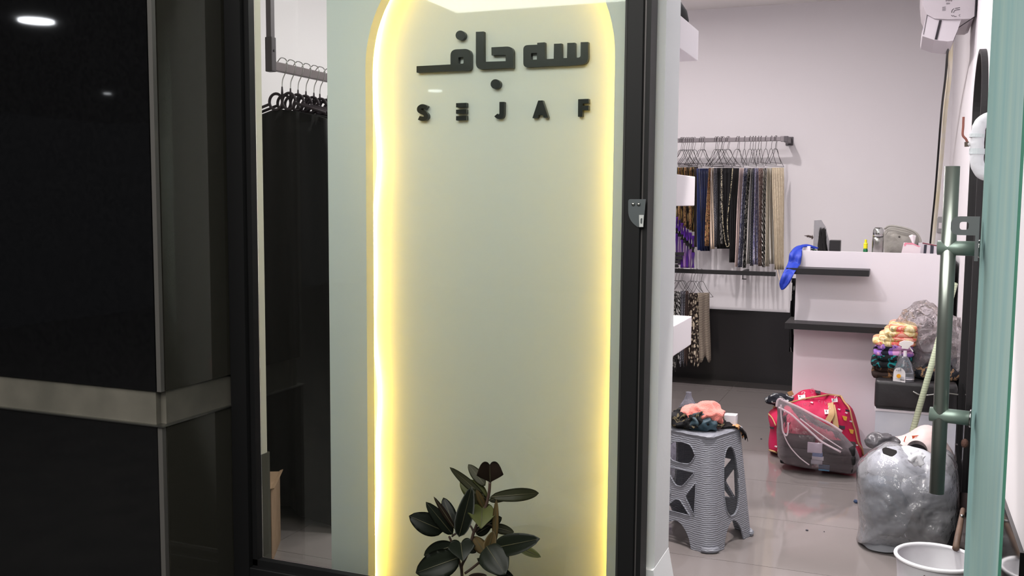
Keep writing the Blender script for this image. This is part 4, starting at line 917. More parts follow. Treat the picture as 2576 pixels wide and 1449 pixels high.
# cardboard box
cbc=PZ(702,1395,.03); CB=root('cardboard_box',(cbc.x-.16,cbc.y+.1,0),'brown cardboard box with open flaps on the floor inside the window','box')
tp=PY(705,1218,cbc.y); M_card=mat('cardboard',(150,124,98),.85,var=(20,(140,114,88)))
a45=math.radians(28)
Mx=Matrix.Translation((cbc.x-.215,cbc.y+.02,0))@Matrix.Rotation(a45,4,'Z')
zt_=tp.z-.02
b=NB(); box(b,(-.16,-.13,0),(.155,.13,zt_)); xf(b,Mx); obj('carton',b,M_card,CB)
for (u0,v0,u1,v1,u2,v2,u3,v3) in ((-.16,-.13,.155,-.13,.16,-.142,-.165,-.142),(.155,-.13,.155,.13,.168,.134,.168,-.134)):
    b=NB(); v=[Mx@Vector((u0,v0,zt_)),Mx@Vector((u1,v1,zt_)),Mx@Vector((u2,v2,zt_+.004)),Mx@Vector((u3,v3,zt_+.004))]
    A1=[b.verts.new(p) for p in v]; B1=[b.verts.new(p+Vector((0,0,.004))) for p in v]; b.faces.new(A1); b.faces.new(B1[::-1])
    for i in range(4): b.faces.new((A1[i],A1[(i+1)%4],B1[(i+1)%4],B1[i]))
    obj('flap',b,M_card,CB)
# ================================================================== plastic stool
ST_A=math.radians(-20)       # turned on the floor
fc=PZ(1786,1391,0)           # front corner foot
M_stool=mat('grey_rattan_plastic',(134,137,146),.42,spec=.5)
nt=M_stool.node_tree; tc=nt.nodes.new('ShaderNodeTexCoord'); br=nt.nodes.new('ShaderNodeTexWave'); br.inputs['Scale'].default_value=38; br.inputs['Distortion'].default_value=4; br.inputs['Detail'].default_value=2; br.bands_direction='Z'
n3=nt.nodes.new('ShaderNodeTexNoise'); n3.inputs['Scale'].default_value=60; mp=nt.nodes.new('ShaderNodeMapping'); mp.inputs['Scale'].default_value=(1,1,3)
nt.links.new(tc.outputs['Object'],br.inputs[0]); nt.links.new(tc.outputs['Object'],mp.inputs[0]); nt.links.new(mp.outputs[0],n3.inputs[0])
ad=nt.nodes.new('ShaderNodeMath'); nt.links.new(br.outputs['Fac'],ad.inputs[0]); nt.links.new(n3.outputs['Fac'],ad.inputs[1])
bp=nt.nodes.new('ShaderNodeBump'); bp.inputs['Strength'].default_value=.55; bp.inputs['Distance'].default_value=.004; nt.links.new(ad.outputs[0],bp.inputs['Height']); nt.links.new(bp.outputs[0],nt.nodes['Principled BSDF'].inputs['Normal'])
SH=.475; B2=.178; T2=.135   # half widths at foot and at top
dR=Vector((.36,.933,0)); dL=Vector((-.933,.36,0))
cen=Vector((fc.x,fc.y,0))+ (dR+dL)*(B2-.02)
STL=root('plastic_stool',(cen.x,cen.y,0),'grey plastic stool with woven texture and cut-out sides, clothes piled on top','stool')
ex=-dL; ey=dR     # local x towards right-front, y towards back-right
def SP(x,y,z): return cen+ex*x+ey*y+Vector((0,0,z))
def sidef(rot):
    c,s=math.cos(rot),math.sin(rot)
    def f(u,z,out=0):   # u across in -1..1 of half width at that height
        hw=B2+(T2-B2)*(z/SH); ch=.048
        X=u*(hw-ch); Yd=-(hw+out); x=X*c-Yd*s; y=X*s+Yd*c; return SP(x,y,z)
    return f
def side(rot,kind):
    f=sidef(rot); b=NB()
    o=[(-1,0),(-.62,0)]+[(-.62+1.24*t,.10*math.sin(PI*t)**.6) for t in [k/14 for k in range(1,14)]]+[(.62,0),(1,0),(1,SH-.012),(-1,SH-.012)]
    if kind=='tri':
        hs=[fillet([(-.72,.385,.0),(-.5,.425,.2),(0,.43),(.5,.425,.2),(.72,.385,0),(.5,.345,.2),(0,.34),(-.5,.345,.2)]),
            fillet([(-.70,.315,.05),(.70,.315,.05),(.16,.245,.1),(-.16,.245,.1)],4),
            fillet([(-.78,.28,.03),(-.30,.21,.06),(-.72,.135,.03)],4),fillet([(.78,.28,.03),(.72,.135,.03),(.30,.21,.06)],4),
            fillet([(-.55,.135,.03),(-.10,.19,.05),(.10,.19,.05),(.55,.135,.03)],4)]
    else:
        hs=[[(.56*math.copysign(abs(math.cos(t))**.8,math.cos(t)),.265+.145*math.copysign(abs(math.sin(t))**.8,math.sin(t))) for t in [2*PI*k/36 for k in range(36)]]]
    # subdivided front/back faces by tessellation
    thick=.006
    loops=[o]+hs; tri=tessellate_polygon([[Vector((p[0],p[1]*3,0)) for p in l] for l in loops]); fl_=[p for l in loops for p in l]
    V0=[b.verts.new(f(*p)) for p in fl_]; V1=[b.verts.new(f(*p,out=-thick)) for p in fl_]
    for t in tri:
        try: b.faces.new([V0[i] for i in t]); b.faces.new([V1[i] for i in reversed(t)])
        except ValueError: pass
    k=0
    for l in loops:
        n=len(l)
        for i in range(n):
            a,c2=k+i,k+(i+1)%n; b.faces.new((V0[a],V0[c2],V1[c2],V1[a]))
        k+=n
    obj('side_panel',b,M_stool,STL)
    # rounded rims along the cut-outs
    b=NB()
    for l in hs:
        tube(b,[f(*p,out=.001) for p in l]+[f(*l[0],out=.001)],.0026,6)
    obj('cutout_rim',b,M_stool,STL,smooth=True)
side(0,'tri'); side(PI/2,'oval'); side(PI,'tri'); side(-PI/2,'oval')
for k in range(4):
    rot=k*PI/2; c,s=math.cos(rot),math.sin(rot)
    def cf_(u,z,out=0):
        hw=B2+(T2-B2)*(z/SH); ch=.048; a=Vector((hw-ch,-hw,0)); d=Vector((hw,-hw+ch,0)); mid=Vector((hw-.008,-hw+.008,0))
        p=a*(1-u)**2+mid*2*u*(1-u)+d*u*u; p+=Vector((1,-1,0)).normalized()*out; return SP(p.x*c-p.y*s,p.x*s+p.y*c,z)
    b=NB(); nn=(SP(c+s,s-c,0)-SP(0,0,0)).normalized()
    grid(b,lambda u,v:cf_(u,(SH-.012)*v),8,12,th=-nn*.006); obj('leg',b,M_stool,STL,smooth=False)
    b=NB(); tube(b,[cf_(0,.012,.002),cf_(.3,.012,.004),cf_(.7,.012,.004),cf_(1,.012,.002)],.011,10)
    obj('foot',b,M_stool,STL,smooth=True)
b=NB(); sec=[]
for (hw,z,r_) in ((T2+.003,SH-.014,.04),(T2+.002,SH-.005,.04),(T2-.006,SH,.036),(0.03,SH+.001,.01)):
    pts=fillet([(hw,-hw,r_),(hw,hw,r_),(-hw,hw,r_),(-hw,-hw,r_)],5); sec.append([b.verts.new(SP(p[0],p[1],z)) for p in pts])
for i in range(3):
    n=len(sec[0])
    for j in range(n): b.faces.new((sec[i][j],sec[i][(j+1)%n],sec[i+1][(j+1)%n],sec[i+1][j]))
b.faces.new(sec[0][::-1]); b.faces.new(sec[-1]); obj('seat',b,M_stool,STL,smooth=True)
# ---- clothes on the stool
def W_(x,y,Y): return PY(1680+x*.11044,970+y*.11044,Y)
SZ=SH+.002; sy0=cen.y
c0=W_(700,880,sy0-.02)
M_dk=pat('dark_floral','noise',[(24,24,26),(96,92,70),(30,30,32),(28,50,58)],22,stops=[0,.55,.60,.66]); 
b=NB(); crumple(b,(c0.x,sy0-.03,SZ+.034),(.098,.09,.046),.34,14,2,floor=SZ,sub=5,ridge=1.5); obj('dark_floral_scarf',b,pat('dark_floral_print','noise',[(22,22,24),(110,100,76),(26,26,28)],30,stops=[0,.56,.62]),smooth=True,label='dark floral scarf bunched on the stool under the pink towel',cat='scarf')
b=NB(); crumple(b,(W_(870,900,sy0).x,sy0-.06,SZ+.036),(.070,.065,.042),.34,15,6,floor=SZ,sub=5); obj('teal_cloth',b,mat('dark_teal_cloth',(30,48,56),.6,var=(14,(52,78,90))),smooth=True,label='dark teal cloth bunched on the stool beside the floral scarf',cat='cloth')
c1=W_(790,560,sy0-.02); b=NB()
crumple(b,(c1.x+.006,sy0-.04,c1.z-.016),(.078,.07,.052),.30,13,14,sub=5,ridge=1.1); crumple(b,(c1.x-.045,sy0-.04,c1.z-.05),(.055,.05,.024),.3,14,13,sub=4)
obj('pink_towel',b,mat('coral_terry',(226,122,112),.95,bump=(220,.9,.006),var=(30,(236,140,128)),sheen=.3),smooth=True,label='coral pink terry towel crumpled on top of the stool pile',cat='towel')
b=NB(); p=W_(1400,690,sy0+.03); q=W_(1230,800,sy0+.03)
lf=[W_(1235,690,sy0+.02),W_(1545,692,sy0+.02),W_(1540,935,sy0+.02),W_(1300,760,sy0+.02)]
plate(b,[(p.x,p.z) for p in [W_(1215,700,sy0+.02),W_(1300,676,sy0+.02),W_(1550,692,sy0+.02),W_(1540,940,sy0+.02),W_(1240,960,sy0+.02)]],[],lambda x,z:Vector((x,sy0+.02,z)),Vector((0,.05,0)))
obj('paper_packet',b,mat('white_paper',(220,216,222),.7),label='small white paper packet standing on the stool behind the floral scarf',cat='packet')
# floral scarf that falls over the stool's right corner
def drape(u,v):
    pts=[(1180,900),(1330,870),(1480,900),(1620,960),(1720,1080),(1760,1210)]; t=u*5; k=min(int(t),4); a=pts[k];c2=pts[k+1]; x=a[0]+(c2[0]-a[0])*(t-k); y=a[1]+(c2[1]-a[1])*(t-k)
    wv=(v-.5)*(330-150*u); nx=.35+.5*u; p=W_(x+wv*nx*.8,y+wv*(1-nx*.5)*.75,sy0+.02+.06*u-.05*(v)); p+=Vector((0,.006*math.sin(v*11+u*5),.006*math.sin(v*13+u*4))); 
    if u<.55: p.z=max(p.z,SZ+.004)
    return p
b=NB(); grid(b,drape,20,12,th=Vector((.001,.004,.003))); obj('floral_scarf',b,pat('black_orange_floral','noise',[(24,20,22),(212,158,110),(30,26,28),(54,70,96),(150,150,90)],13,stops=[0,.50,.56,.62,.68]),smooth=True,label='black scarf with orange flowers falling over the right corner of the stool',cat='scarf')
b=NB(); p=W_(170,820,sy0+.02); box(b,(p.x-.08,sy0-.04,SZ+.002),(W_(290,820,sy0+.02).x,sy0+.07,W_(0,730,sy0).z),.004); obj('wooden_board',b,mat('pale_board',(214,196,170),.6),label='pale wooden board lying on the left of the stool seat',cat='board')
b=NB(); p=W_(270,640,sy0+.02); tube(b,smoothpath([W_(180,720,sy0),W_(240,650,sy0),W_(300,590,sy0),W_(350,640,sy0),W_(330,720,sy0)],4),[.006]+[.011]*15+[.008],12); obj('orange_cloth',b,mat('orange_cloth',(236,160,50),.7),smooth=True,label='small orange cloth roll left of the pink towel',cat='cloth')
# ================================================================== tied clear bags on the floor behind the stool
M_milk=clear('milky_film',(.90,.90,.95),gl=1.0,haze=.24,hazec=(206,206,222),rough=.15,bump=(30,.8),faced=.4)
def tied(px,py_top,py_bot,w_px,seed,lab,Yg=4.9):
    g=PY(px,py_bot,Yg); t=PY(px,py_top,Yg); H=t.z; hw_=w_px/2431*Yg*1.05/2
    prof=[(g.x,Yg,.002,hw_*.9,hw_*.8,2.2),(g.x,Yg,H*.25,hw_*1.1,hw_*.95,2.2),(g.x,Yg,H*.55,hw_*.85,hw_*.7,2),(g.x,Yg,H*.8,hw_*.5,hw_*.4,2),(g.x,Yg,H*.94,hw_*.16,hw_*.13,2),(g.x,Yg,H,hw_*.10,hw_*.10,2)]
    b=NB(); loft(b,resample(prof,4),40,.010,16,seed); return obj('knotted_bag',b,M_milk,smooth=True,label=lab,cat='bag')
tied(1729,985,1095,96,3,'milky tied plastic bag on the floor behind the stool')
tied(1668,990,1095,70,4,'milky tied plastic bag at the very edge of the display wall, left of the other',Yg=5.0)
# ================================================================== red tote bag
def T_(x,y,Y): return PY(1920+x*.1656,970+y*.1656,Y)
M_red=mat('magenta_red_fabric',(206,22,88),.62,bump=(18,.3),var=(5,(196,22,64)))
TBg=root('tote_bag',(-.38,5.64,0),'big magenta red holdall printed with white cats, slumped against the counter','bag')
YT=5.55
out=[(85,1000),(75,860),(110,640),(75,500),(72,400),(190,320),(330,250),(430,190),(520,110),(620,55),(720,60),(960,130),(1170,155),(1250,260),(1350,330),(1400,460),(1450,650),(1480,850),(1530,1000),(1490,1115),(1420,1150),(800,1110),(230,1050)]
o3=[T_(x,y,YT+.10) for x,y in [p[:2] for p in fillet([(x,y,50) for x,y in out],3)]]
for p in o3: p.z=max(p.z,.002)
cT=T_(760,640,YT+.10); bmB=bagmesh(o3,cT,YT-.13,.46,n_in=12,amp=.012,zmin=.002,sc=13)
zt_=max(p.z for p in o3)
obj('bag_body',bmB,M_red,TBg,smooth=True)
# surface height of the bag front for prints
def front_y(x,z):
    """distance of the bulged front face at x,z"""
    best=1e9; d=Vector((x-cT.x,0,z-cT.z)); L_=d.length
    if L_<1e-6: kk=0
    else:
        a=math.atan2(d.z,d.x); rr=1e9
        for i in range(len(o3)):
            p=o3[i];q=o3[(i+1)%len(o3)]; x1,z1,x2,z2=p.x-cT.x,p.z-cT.z,q.x-cT.x,q.z-cT.z
            dx,dz=x2-x1,z2-z1; den=math.cos(a)*dz-math.sin(a)*dx
            if abs(den)<1e-9: continue
            t=(x1*dz-z1*dx)/den; s=(x1*math.sin(a)-z1*math.cos(a))/den
            if t>0 and -1e-6<=s<=1+1e-6: rr=min(rr,t)
        kk=min(1,L_/rr)
    bul=math.sqrt(max(0,1-kk**3))*.46/2; return YT-.13+.23-bul
def onbag(x,y,lift=.012):
    Y=YT-.1
    for _ in range(4):
        p=T_(x,y,Y); Y=front_y(p.x,p.z)-lift+crease(Vector((p.x,0,p.z)),13)*.012
    return T_(x,y,Y)
M_pw=mat('print_white',(236,226,228),.7); M_pip=mat('tan_piping',(196,158,110),.6); M_pg=mat('print_grey',(62,52,62),.7); M_py=mat('print_yellow',(224,170,60),.7)
def bagstrip(n,path,r,m,lift=.012,sg=6):
    b=NB(); tube(b,smoothpath([onbag(x,y,lift) for x,y in path],3),r,sg); obj(n,b,m,TBg,smooth=True)
bagstrip('piping',[(150,330),(300,270),(420,255),(650,195),(900,155),(1000,140),(1180,160)],.0055,M_pip)
bagstrip('piping',[(1180,160),(1240,260),(1310,350),(1360,560),(1400,680),(1440,860),(1500,960),(1520,1060)],.005,M_pip)
bagstrip('piping',[(80,430),(140,500),(190,610)],.004,M_pip)
bagstrip('piping',[(90,980),(160,1000),(230,1030)],.005,M_pip)
def patch(n,poly,m,lift=.014):
    b=NB(); V=[b.verts.new(onbag(x,y,lift)) for x,y in poly]; V2=[b.verts.new(v.co+Vector((0,.004,0))) for v in V]
    b.faces.new(V); b.faces.new(V2[::-1])
    for i in range(len(V)): b.faces.new((V[i],V[(i+1)%len(V)],V2[(i+1)%len(V)],V2[i]))
    obj(n,b,m,TBg)
# handle straps
def strap(path,wd,n='handle'):
    P=smoothpath([onbag(x,y,.02) for x,y in path],4); b=NB()
    A1=[];
    for i,p in enumerate(P):
        d=(P[min(i+1,len(P)-1)]-P[max(i-1,0)]).normalized(); nn=Vector((-d.z,0,d.x)).normalized()*wd/2
        A1.append([b.verts.new(p+nn),b.verts.new(p-nn),b.verts.new(p-nn+Vector((0,.004,0))),b.verts.new(p+nn+Vector((0,.004,0)))])
    for i in range(len(A1)-1):
        for j in range(4): b.faces.new((A1[i][j],A1[i][(j+1)%4],A1[i+1][(j+1)%4],A1[i+1][j]))
    b.faces.new(A1[0][::-1]); b.faces.new(A1[-1]); obj(n,b,M_pip,TBg)
strap([(1020,260),(1030,350),(1035,440),(980,540)],.030); strap([(1050,300),(1075,420),(1110,640)],.028); strap([(400,90),(430,150)],.028,'tab')
# white cats and motifs
cats=[(585,165,1),(985,385,1),(1085,215,.8)]
for cx_,cy_,s in cats:
    patch('cat_print',[(cx_-60*s,cy_-25*s),(cx_-30*s,cy_-15*s),(cx_+50*s,cy_-30*s),(cx_+60*s,cy_+40*s),(cx_-50*s,cy_+50*s)],M_pw)
    bagstrip('cat_tail',[(cx_+30*s,cy_-30*s),(cx_+50*s,cy_-65*s),(cx_+10*s,cy_-70*s),(cx_+0*s,cy_-45*s)],.0016,M_pw,.016)
    patch('cat_eye',[(cx_-28*s+8*math.cos(t),cy_+8*math.sin(t)) for t in [PI*k/4 for k in range(8)]],M_pg,.020)
for x,y in ((735,260),(1150,365),(1260,420),(1420,910),(190,930),(1330,550)): patch('bone_print',[(x-22,y-6),(x-10,y-16),(x+24,y-8),(x+14,y+10)],M_pw)
for x,y in ((1240,490),(1340,690)): patch('yellow_print',[(x-40,y-30),(x+35,y-15),(x+25,y+45),(x-15,y+35)],M_py)
for x,y,s in ((830,95,1),(1190,630,1.3),(1280,380,.8),(130,640,.8),(480,300,.6)): patch('grey_cat_print',[(x-45*s,y-22*s),(x+40*s,y-10*s),(x+38*s,y+30*s),(x-30*s,y+15*s)],M_pg)
def text(pos,ang,size,s,par,m):
    cu_=bpy.data.curves.new('t','FONT'); cu_.body=s; cu_.size=size; cu_.extrude=.0004; cu_.align_x='CENTER'
    to=bpy.data.objects.new('t',cu_); COL.objects.link(to); dg=bpy.context.evaluated_depsgraph_get(); me=bpy.data.meshes.new_from_object(to.evaluated_get(dg)); bpy.data.objects.remove(to)
    bm=NB(); bm.from_mesh(me); M=Matrix.Translation(pos)@Matrix.Rotation(ang,4,'Y')@Matrix.Rotation(PI/2,4,'X'); bmesh.ops.transform(bm,matrix=M,verts=bm.verts); return obj('lettering',bm,m,par)
M_pp=mat('print_pink',(236,120,150),.7)
text(onbag(935,235,.022),PI+.05,.030,'CATS',TBg,M_pp); text(onbag(610,262,.022),PI-.2,.030,'CATS',TBg,M_pp); text(onbag(720,120,.022),PI/2,.026,'CATS',TBg,M_pp)
b=NB(); crumple(b,T_(300,225,5.62),(.085,.06,.035),.3,12,9,sub=4); obj('dark_print_cloth',b,pat('navy_white_print','noise',[(30,32,40),(180,180,180),(34,60,70),(28,28,34)],20,stops=[0,.52,.58,.64]),smooth=True,label='dark patterned cloth poking out at the left end of the red holdall',cat='cloth')
# ================================================================== clear bag of black clothes in front of it
YP=5.18
out=[(215,1080),(200,700),(215,420),(205,300),(190,260),(240,200),(300,215),(330,250),(560,360),(700,430),(900,560),(1170,690),(1300,830),(1420,960),(1480,1130),(1400,1340),(1000,1290),(600,1230),(330,1170)]
o4=[T_(x,y,YP) for x,y in out]
def zfix(p): p.z=max(p.z,.003); return p
# contents first
BKC=mat('black_knitwear',(9,9,11),.8,bump=(20,.4))
b=NB(); ca=T_(560,1010,YP+.02)
def stack(name,x0,y0,x1,y1,Y,dep,m_,lab,n=3,cat='clothes'):
    b=NB(); a=T_(x0,y1,Y); c=T_(x1,y0,Y); z0=max(a.z,.004); hh=(c.z-z0)/n
    for k in range(n):
        st=len(b.verts); rg=[]; box(b,(a.x+.006*math.sin(k*5),Y+.004*math.cos(k*3),z0+hh*k+.0005),(c.x-.006*math.cos(k*4),Y+dep,z0+hh*(k+1)-.0005),min(.012,hh*.45))
    for v in b.verts: v.co+=Vector((noise.noise(v.co*14),noise.noise(v.co*14+Vector((3,0,0))),0))*.006
    return obj(name,b,m_,smooth=True,label=lab,cat=cat)
stack('black_clothes',250,850,760,1190,YP+.05,.15,BKC,'folded black clothes in the left half of the clear carrier bag')
stack('black_clothes',860,960,1390,1290,YP+.03,.17,BKC,'folded black clothes in the right half of the clear carrier bag')
M_lab=mat('card_label',(232,228,240),.5)
for k,(x0,y0,x1,y1,c_) in enumerate(((670,880,900,1010,(228,220,236)),(745,1020,905,1070,(112,140,190)),(740,1080,920,1120,(222,222,232)),(725,1140,900,1180,(214,216,228)),(840,1215,1010,1280,(96,150,190)))):
    b=NB(); a=T_(x0,y1,YP+.022); c=T_(x1,y0,YP+.022); box(b,(a.x,YP+.012,max(a.z,.004)),(c.x,YP+.030,max(c.z,.02)),.002); obj('swing_tag',b,mat('tag_%d'%k,c_,.5),label='small %s card tag in the carrier bag of black clothes, %s'%(('lilac white','blue','white','pale grey','sky blue')[k],('topmost','second from top','third from top','fourth from top','lowest')[k]),cat='tag')
M_carr=clear('carrier_film',(.97,.93,.95),gl=1.0,haze=.08,hazec=(250,232,240),rough=.12,bump=(16,.7),faced=.28)
o4=[zfix(T_(x,y,YP+.105)) for x,y in [p[:2] for p in fillet([(x,y,30) for x,y in out],2)]]
c4=zfix(T_(700,900,YP+.105)); b=bagmesh(o4,c4,YP-.03,.27,n_in=12,amp=.008,zmin=.003,sc=26)
CBg=root('carrier_bag',(c4.x,YP+.1,0),'see-through pinkish carrier bag of black clothes, tied end raised, before the red holdall','bag')
obj('film',b,M_carr,CBg,smooth=True)
M_fold=mat('film_fold',(232,214,222),.35,alpha=.55)
def fold(path,r):
    b=NB(); tube(b,smoothpath([T_(x,y,YP-.045) for x,y in path],4),r,6); obj('film_crease',b,M_fold,CBg,smooth=True)
fold([(200,320),(215,230),(260,200),(300,225),(560,340),(800,470),(1000,570),(1200,700)],.006)
fold([(230,330),(400,420),(560,560),(760,740),(900,860),(1180,1010)],.0055)
fold([(270,290),(270,420),(285,560),(300,700),(350,760),(375,700),(380,560)],.0045)
fold([(300,700),(350,830),(430,960),(560,1100),(700,1205)],.003)
fold([(560,500),(800,690),(1000,830),(1200,960)],.003)
# ================================================================== big white bin bags
YW=4.12
def U_(x,y,Y): return PY(2100+x*.29602,1020+y*.29602,Y)
M_binr=mat('grey_white_film',(196,200,206),.26,bump=(9,.9,.05),var=(4.2,(128,134,140)),spec=.6,trans=.0,coat=.3)
wx0=PZ(2156,1372,0.03).x; wx1=.265; cxw=(wx0+wx1)/2; rxw=(wx1-wx0)/2
topz=U_(450,330,YW).z
WB=root('white_bag',(cxw,4.28,0),'large stuffed greyish white plastic bag with a handle hole, on the floor before the bench','bag')
out=[(185,500),(220,450),(300,385),(400,325),(470,308),(540,325),(600,365),(660,400),(740,425),(810,432),(870,400),(940,375),(1000,400),(1045,500),(1060,640),(1060,1000),(1050,1150),(900,1310),(560,1338),(400,1312),(270,1262),(175,1190),(205,1020),(180,620)]
o6=[U_(x,y,4.25) for x,y in [p[:2] for p in fillet([(x,y,30) for x,y in out],2)]]
for p in o6: p.z=max(p.z,.002); p.x=min(p.x,.285)
c6=U_(620,820,4.25)
b=bagmesh(o6,c6,4.06,.38,n_in=26,amp=.013,zmin=.002,sc=10,rd=1.5,nn=130,fine=.006); obj('bag_body',b,clear('bin_film',(.90,.91,.94),gl=1.5,haze=.20,hazec=(244,246,252),rough=.14,bump=(14,1.0),faced=.25),WB,smooth=True)
M_in1=mat('grey_blue_contents',(84,92,102),.6,var=(5,(112,120,130))); M_in2=mat('black_contents',(26,27,31),.6)
for (ux,uy),r_,am,mt,lb in (((600,530),(.150,.10,.085),.10,mat('white_contents',(188,191,198),.4),'white inner wrapping showing through'),((455,800),(.108,.150,.150),.10,M_in1,'grey blue stuffing showing through'),((830,1010),(.105,.158,.140),.10,M_in2,'black stuffing showing through'),((760,700),(.12,.13,.10),.12,mat('grey_contents',(150,152,158),.5),'pale grey stuffing showing through'),((410,1170),(.095,.13,.065),.12,mat('pale_contents',(158,160,166),.5),'pale stuffing showing through')):
    b=NB(); crumple(b,U_(ux,uy,4.25),r_,am,8,ux,floor=.008); obj('contents',b,mt,WB,smooth=True,label=lb)
# handle hole with dark inside
HY=4.09
hole=[U_(*p,HY) for p in fillet([(400,370,12),(430,355,10),(530,385,14),(528,405),(500,430,14),(480,436,10),(410,410,14)])]
b=NB(); plate(b,[(p.x,p.z) for p in hole],[],lambda x,z:Vector((x,HY,z)),Vector((0,.006,0))); obj('handle_hole',b,mat('dark_inside',(64,62,64),.4),WB,label='dark oval handle opening')
b=NB(); tube(b,smoothpath([U_(640,470,4.10),U_(670,440,4.10),U_(705,425,4.10),U_(720,460,4.10),U_(740,505,4.10)],4),[.012]*17,8)
crumple(b,U_(700,455,4.11),(.03,.016,.03),.5,25,4,sub=4,ridge=1.4); obj('knot',b,mat('white_knot',(222,224,230),.3),WB,smooth=True)
b=NB(); tube(b,smoothpath([U_(176,1165,4.24),U_(186,1200,4.20),U_(270,1252,4.15),U_(400,1302,4.11),U_(560,1328,4.09)],4),.006,8); obj('bottom_seam',b,mat('seam_white',(226,228,232),.25),WB,smooth=True)
# second bag behind, white with orange print
YO=4.72; c5=U_(760,330,YO)
OB=root('white_bag',(U_(700,400,YO).x,YO+.1,0),'white carrier bag with orange square prints, behind the large grey one','bag')
out=[(320,560),(320,300),(330,265),(430,268),(560,262),(640,225),(720,170),(800,160),(880,200),(930,280),(1010,400),(1050,520),(1060,900),(330,900)]
o5=[U_(x,y,YO+.12) for x,y in [p[:2] for p in fillet([(x,y,40) for x,y in out],3)]]
for p in o5: p.z=max(p.z,.003)
obj('bag_body',bagmesh(o5,U_(720,560,YO+.12),YO,.24,n_in=12,amp=.012,zmin=.003),mat('white_pink_film',(236,226,226),.4,bump=(14,.6),var=(6,(240,206,200))),OB,smooth=True)
M_or=mat('orange_print',(232,104,66),.5)
def opatch(poly,n='orange_print',m_=M_or,Y=YO-.012):
    b=NB(); pq=[U_(*p,Y) for p in poly]; plate(b,[(p.x,p.z) for p in pq],[],lambda x,z:Vector((x,Y,z)),Vector((0,.002,0))); obj(n,b,m_,OB)
YF_=YO+.055
opatch([(655,258),(712,254),(722,312),(668,318)],Y=YF_); opatch([(716,256),(722,256),(734,308),(727,309)],Y=YF_)
opatch([(846,252),(882,240),(896,278),(854,290)],Y=YF_); opatch([(600,262),(608,262),(592,308),(584,306)],Y=YF_)
M_pwh=mat('print_bag_white',(240,226,222),.5)
b=NB()
for pa in (((680,270),(700,268)),((676,285),(700,280),(704,300),(682,302),(684,292)),((854,256),(870,268)),((870,250),(868,282))): tube(b,[U_(*p,YF_-.002) for p in pa],.0022,6)
obj('print_mark',b,M_pwh,OB)
b=NB()
for pa in (((785,262),(800,260)),((786,275),(802,272)),((792,288),(788,300)),((804,285),(812,290),(806,302))): tube(b,[U_(*p,YF_-.002) for p in pa],.0012,6)
obj('print_mark',b,mat('faint_orange',(226,170,150),.6),OB)
rc=U_(697,402,4.68); TR=root('tape_roll',(rc.x,4.70,rc.z-.05),'round roll with a black rim and white core standing between the white bags','tape')
b=NB(); r1=.049*1.0; plate(b,circ(0,0,.045),[circ(0,0,.027)],lambda x,z:Vector((rc.x+x,4.66,rc.z+z)),Vector((0,.07,0))); obj('tape',b,M_blk,TR)
b=NB(); plate(b,circ(0,0,.0265),[],lambda x,z:Vector((rc.x+x,4.664,rc.z+z)),Vector((0,.06,0))); obj('core',b,M_white,TR)
b=NB(); crumple(b,U_(400,310,4.5),(.055,.04,.036),.4,16,31,sub=4,ridge=1.3); obj('grey_plastic_wrap',b,mat('dark_grey_film',(96,94,98),.25,bump=(20,.6)),smooth=True,label='crumpled dark grey plastic wrap at the top left of the white bags',cat='bag')
# black plank under the mirror
b=NB(); pp=[PY(2403,1120,4.5),PY(2410,1120,4.5),PY(2420,1170,4.5),PY(2421,1239,4.5),PY(2414,1238,4.5),PY(2408,1190,4.5)]
plate(b,[(p.x,p.z) for p in pp],[],lambda x,z:Vector((x,4.5,z)),Vector((0,.03,0))); obj('black_plank',b,mat('black_lacquer',(30,30,32),.3),label='short black plank end leaning under the mirror behind the door handle',cat='plank')
# ================================================================== bucket and stick
bc=PZ(2356,1396,.30); rb=.126
BK=root('bucket',(bc.x,bc.y,0),'white plastic bucket with a rolled rim and paint smears, at the bottom right','bucket')
M_bk=mat('bucket_white',(188,188,192),.4,var=(6,(170,166,172)))
b=NB(); prof=[(.098,.001),(.100,.01),(rb-.006,.285),(rb-.008,.29),(rb-.010,.285),(.096,.02),(.05,.016),(.005,.016)]
c=Vector((bc.x,bc.y,0)); lathe(b,prof,c,48); obj('bucket_wall',b,M_bk,BK,smooth=False)
for f in bpy.data.objects['bucket_wall'].data.polygons: f.use_smooth=True
b=NB(); tube(b,[(bc.x+(rb-.004)*math.cos(t),bc.y+(rb-.004)*math.sin(t),.292) for t in [2*PI*k/48 for k in range(49)]],.0065,10); obj('rim',b,mat('rim_white',(222,222,226),.4),BK,smooth=True)
b=NB(); rnd=random.Random(9)
for k in range(7):
    t=-PI/2+rnd.uniform(-.5,.6); z=.20+rnd.random()*.07; r_=.1+(z/.29)*(rb-.106)+.0012; tube(b,smoothpath([(bc.x+r_*math.cos(t+d),bc.y+r_*math.sin(t+d),z+e) for d,e in ((0,0),(.04,.008),(.06,-.008),(.1,.004))],3),.0015,5)
obj('smears',b,mat('dark_smear',(110,96,98),.7),BK)
E0=PZ(2404,1380,.302); WS=root('wooden_stick',tuple(E0),'brown wooden stick leaning over the back rim of the bucket by the door','stick')
E1=PY(2418,1306,E0.y+.20); b=NB(); tube(b,[E0,E0.lerp(E1,.4),E1,E1+(E1-E0)*.35],[.0105,.0105,.0088,.008],12); obj('shaft',b,mat('brown_wood',(96,76,62),.6,var=(20,(80,62,50))),WS,smooth=True)
b=NB(); crumple(b,PY(2420,1298,E0.y+.20),(.0065,.0065,.0065),sub=2,amp=.02); obj('steel_ball',b,M_steel,WS,smooth=True,label='tiny steel ball knob')
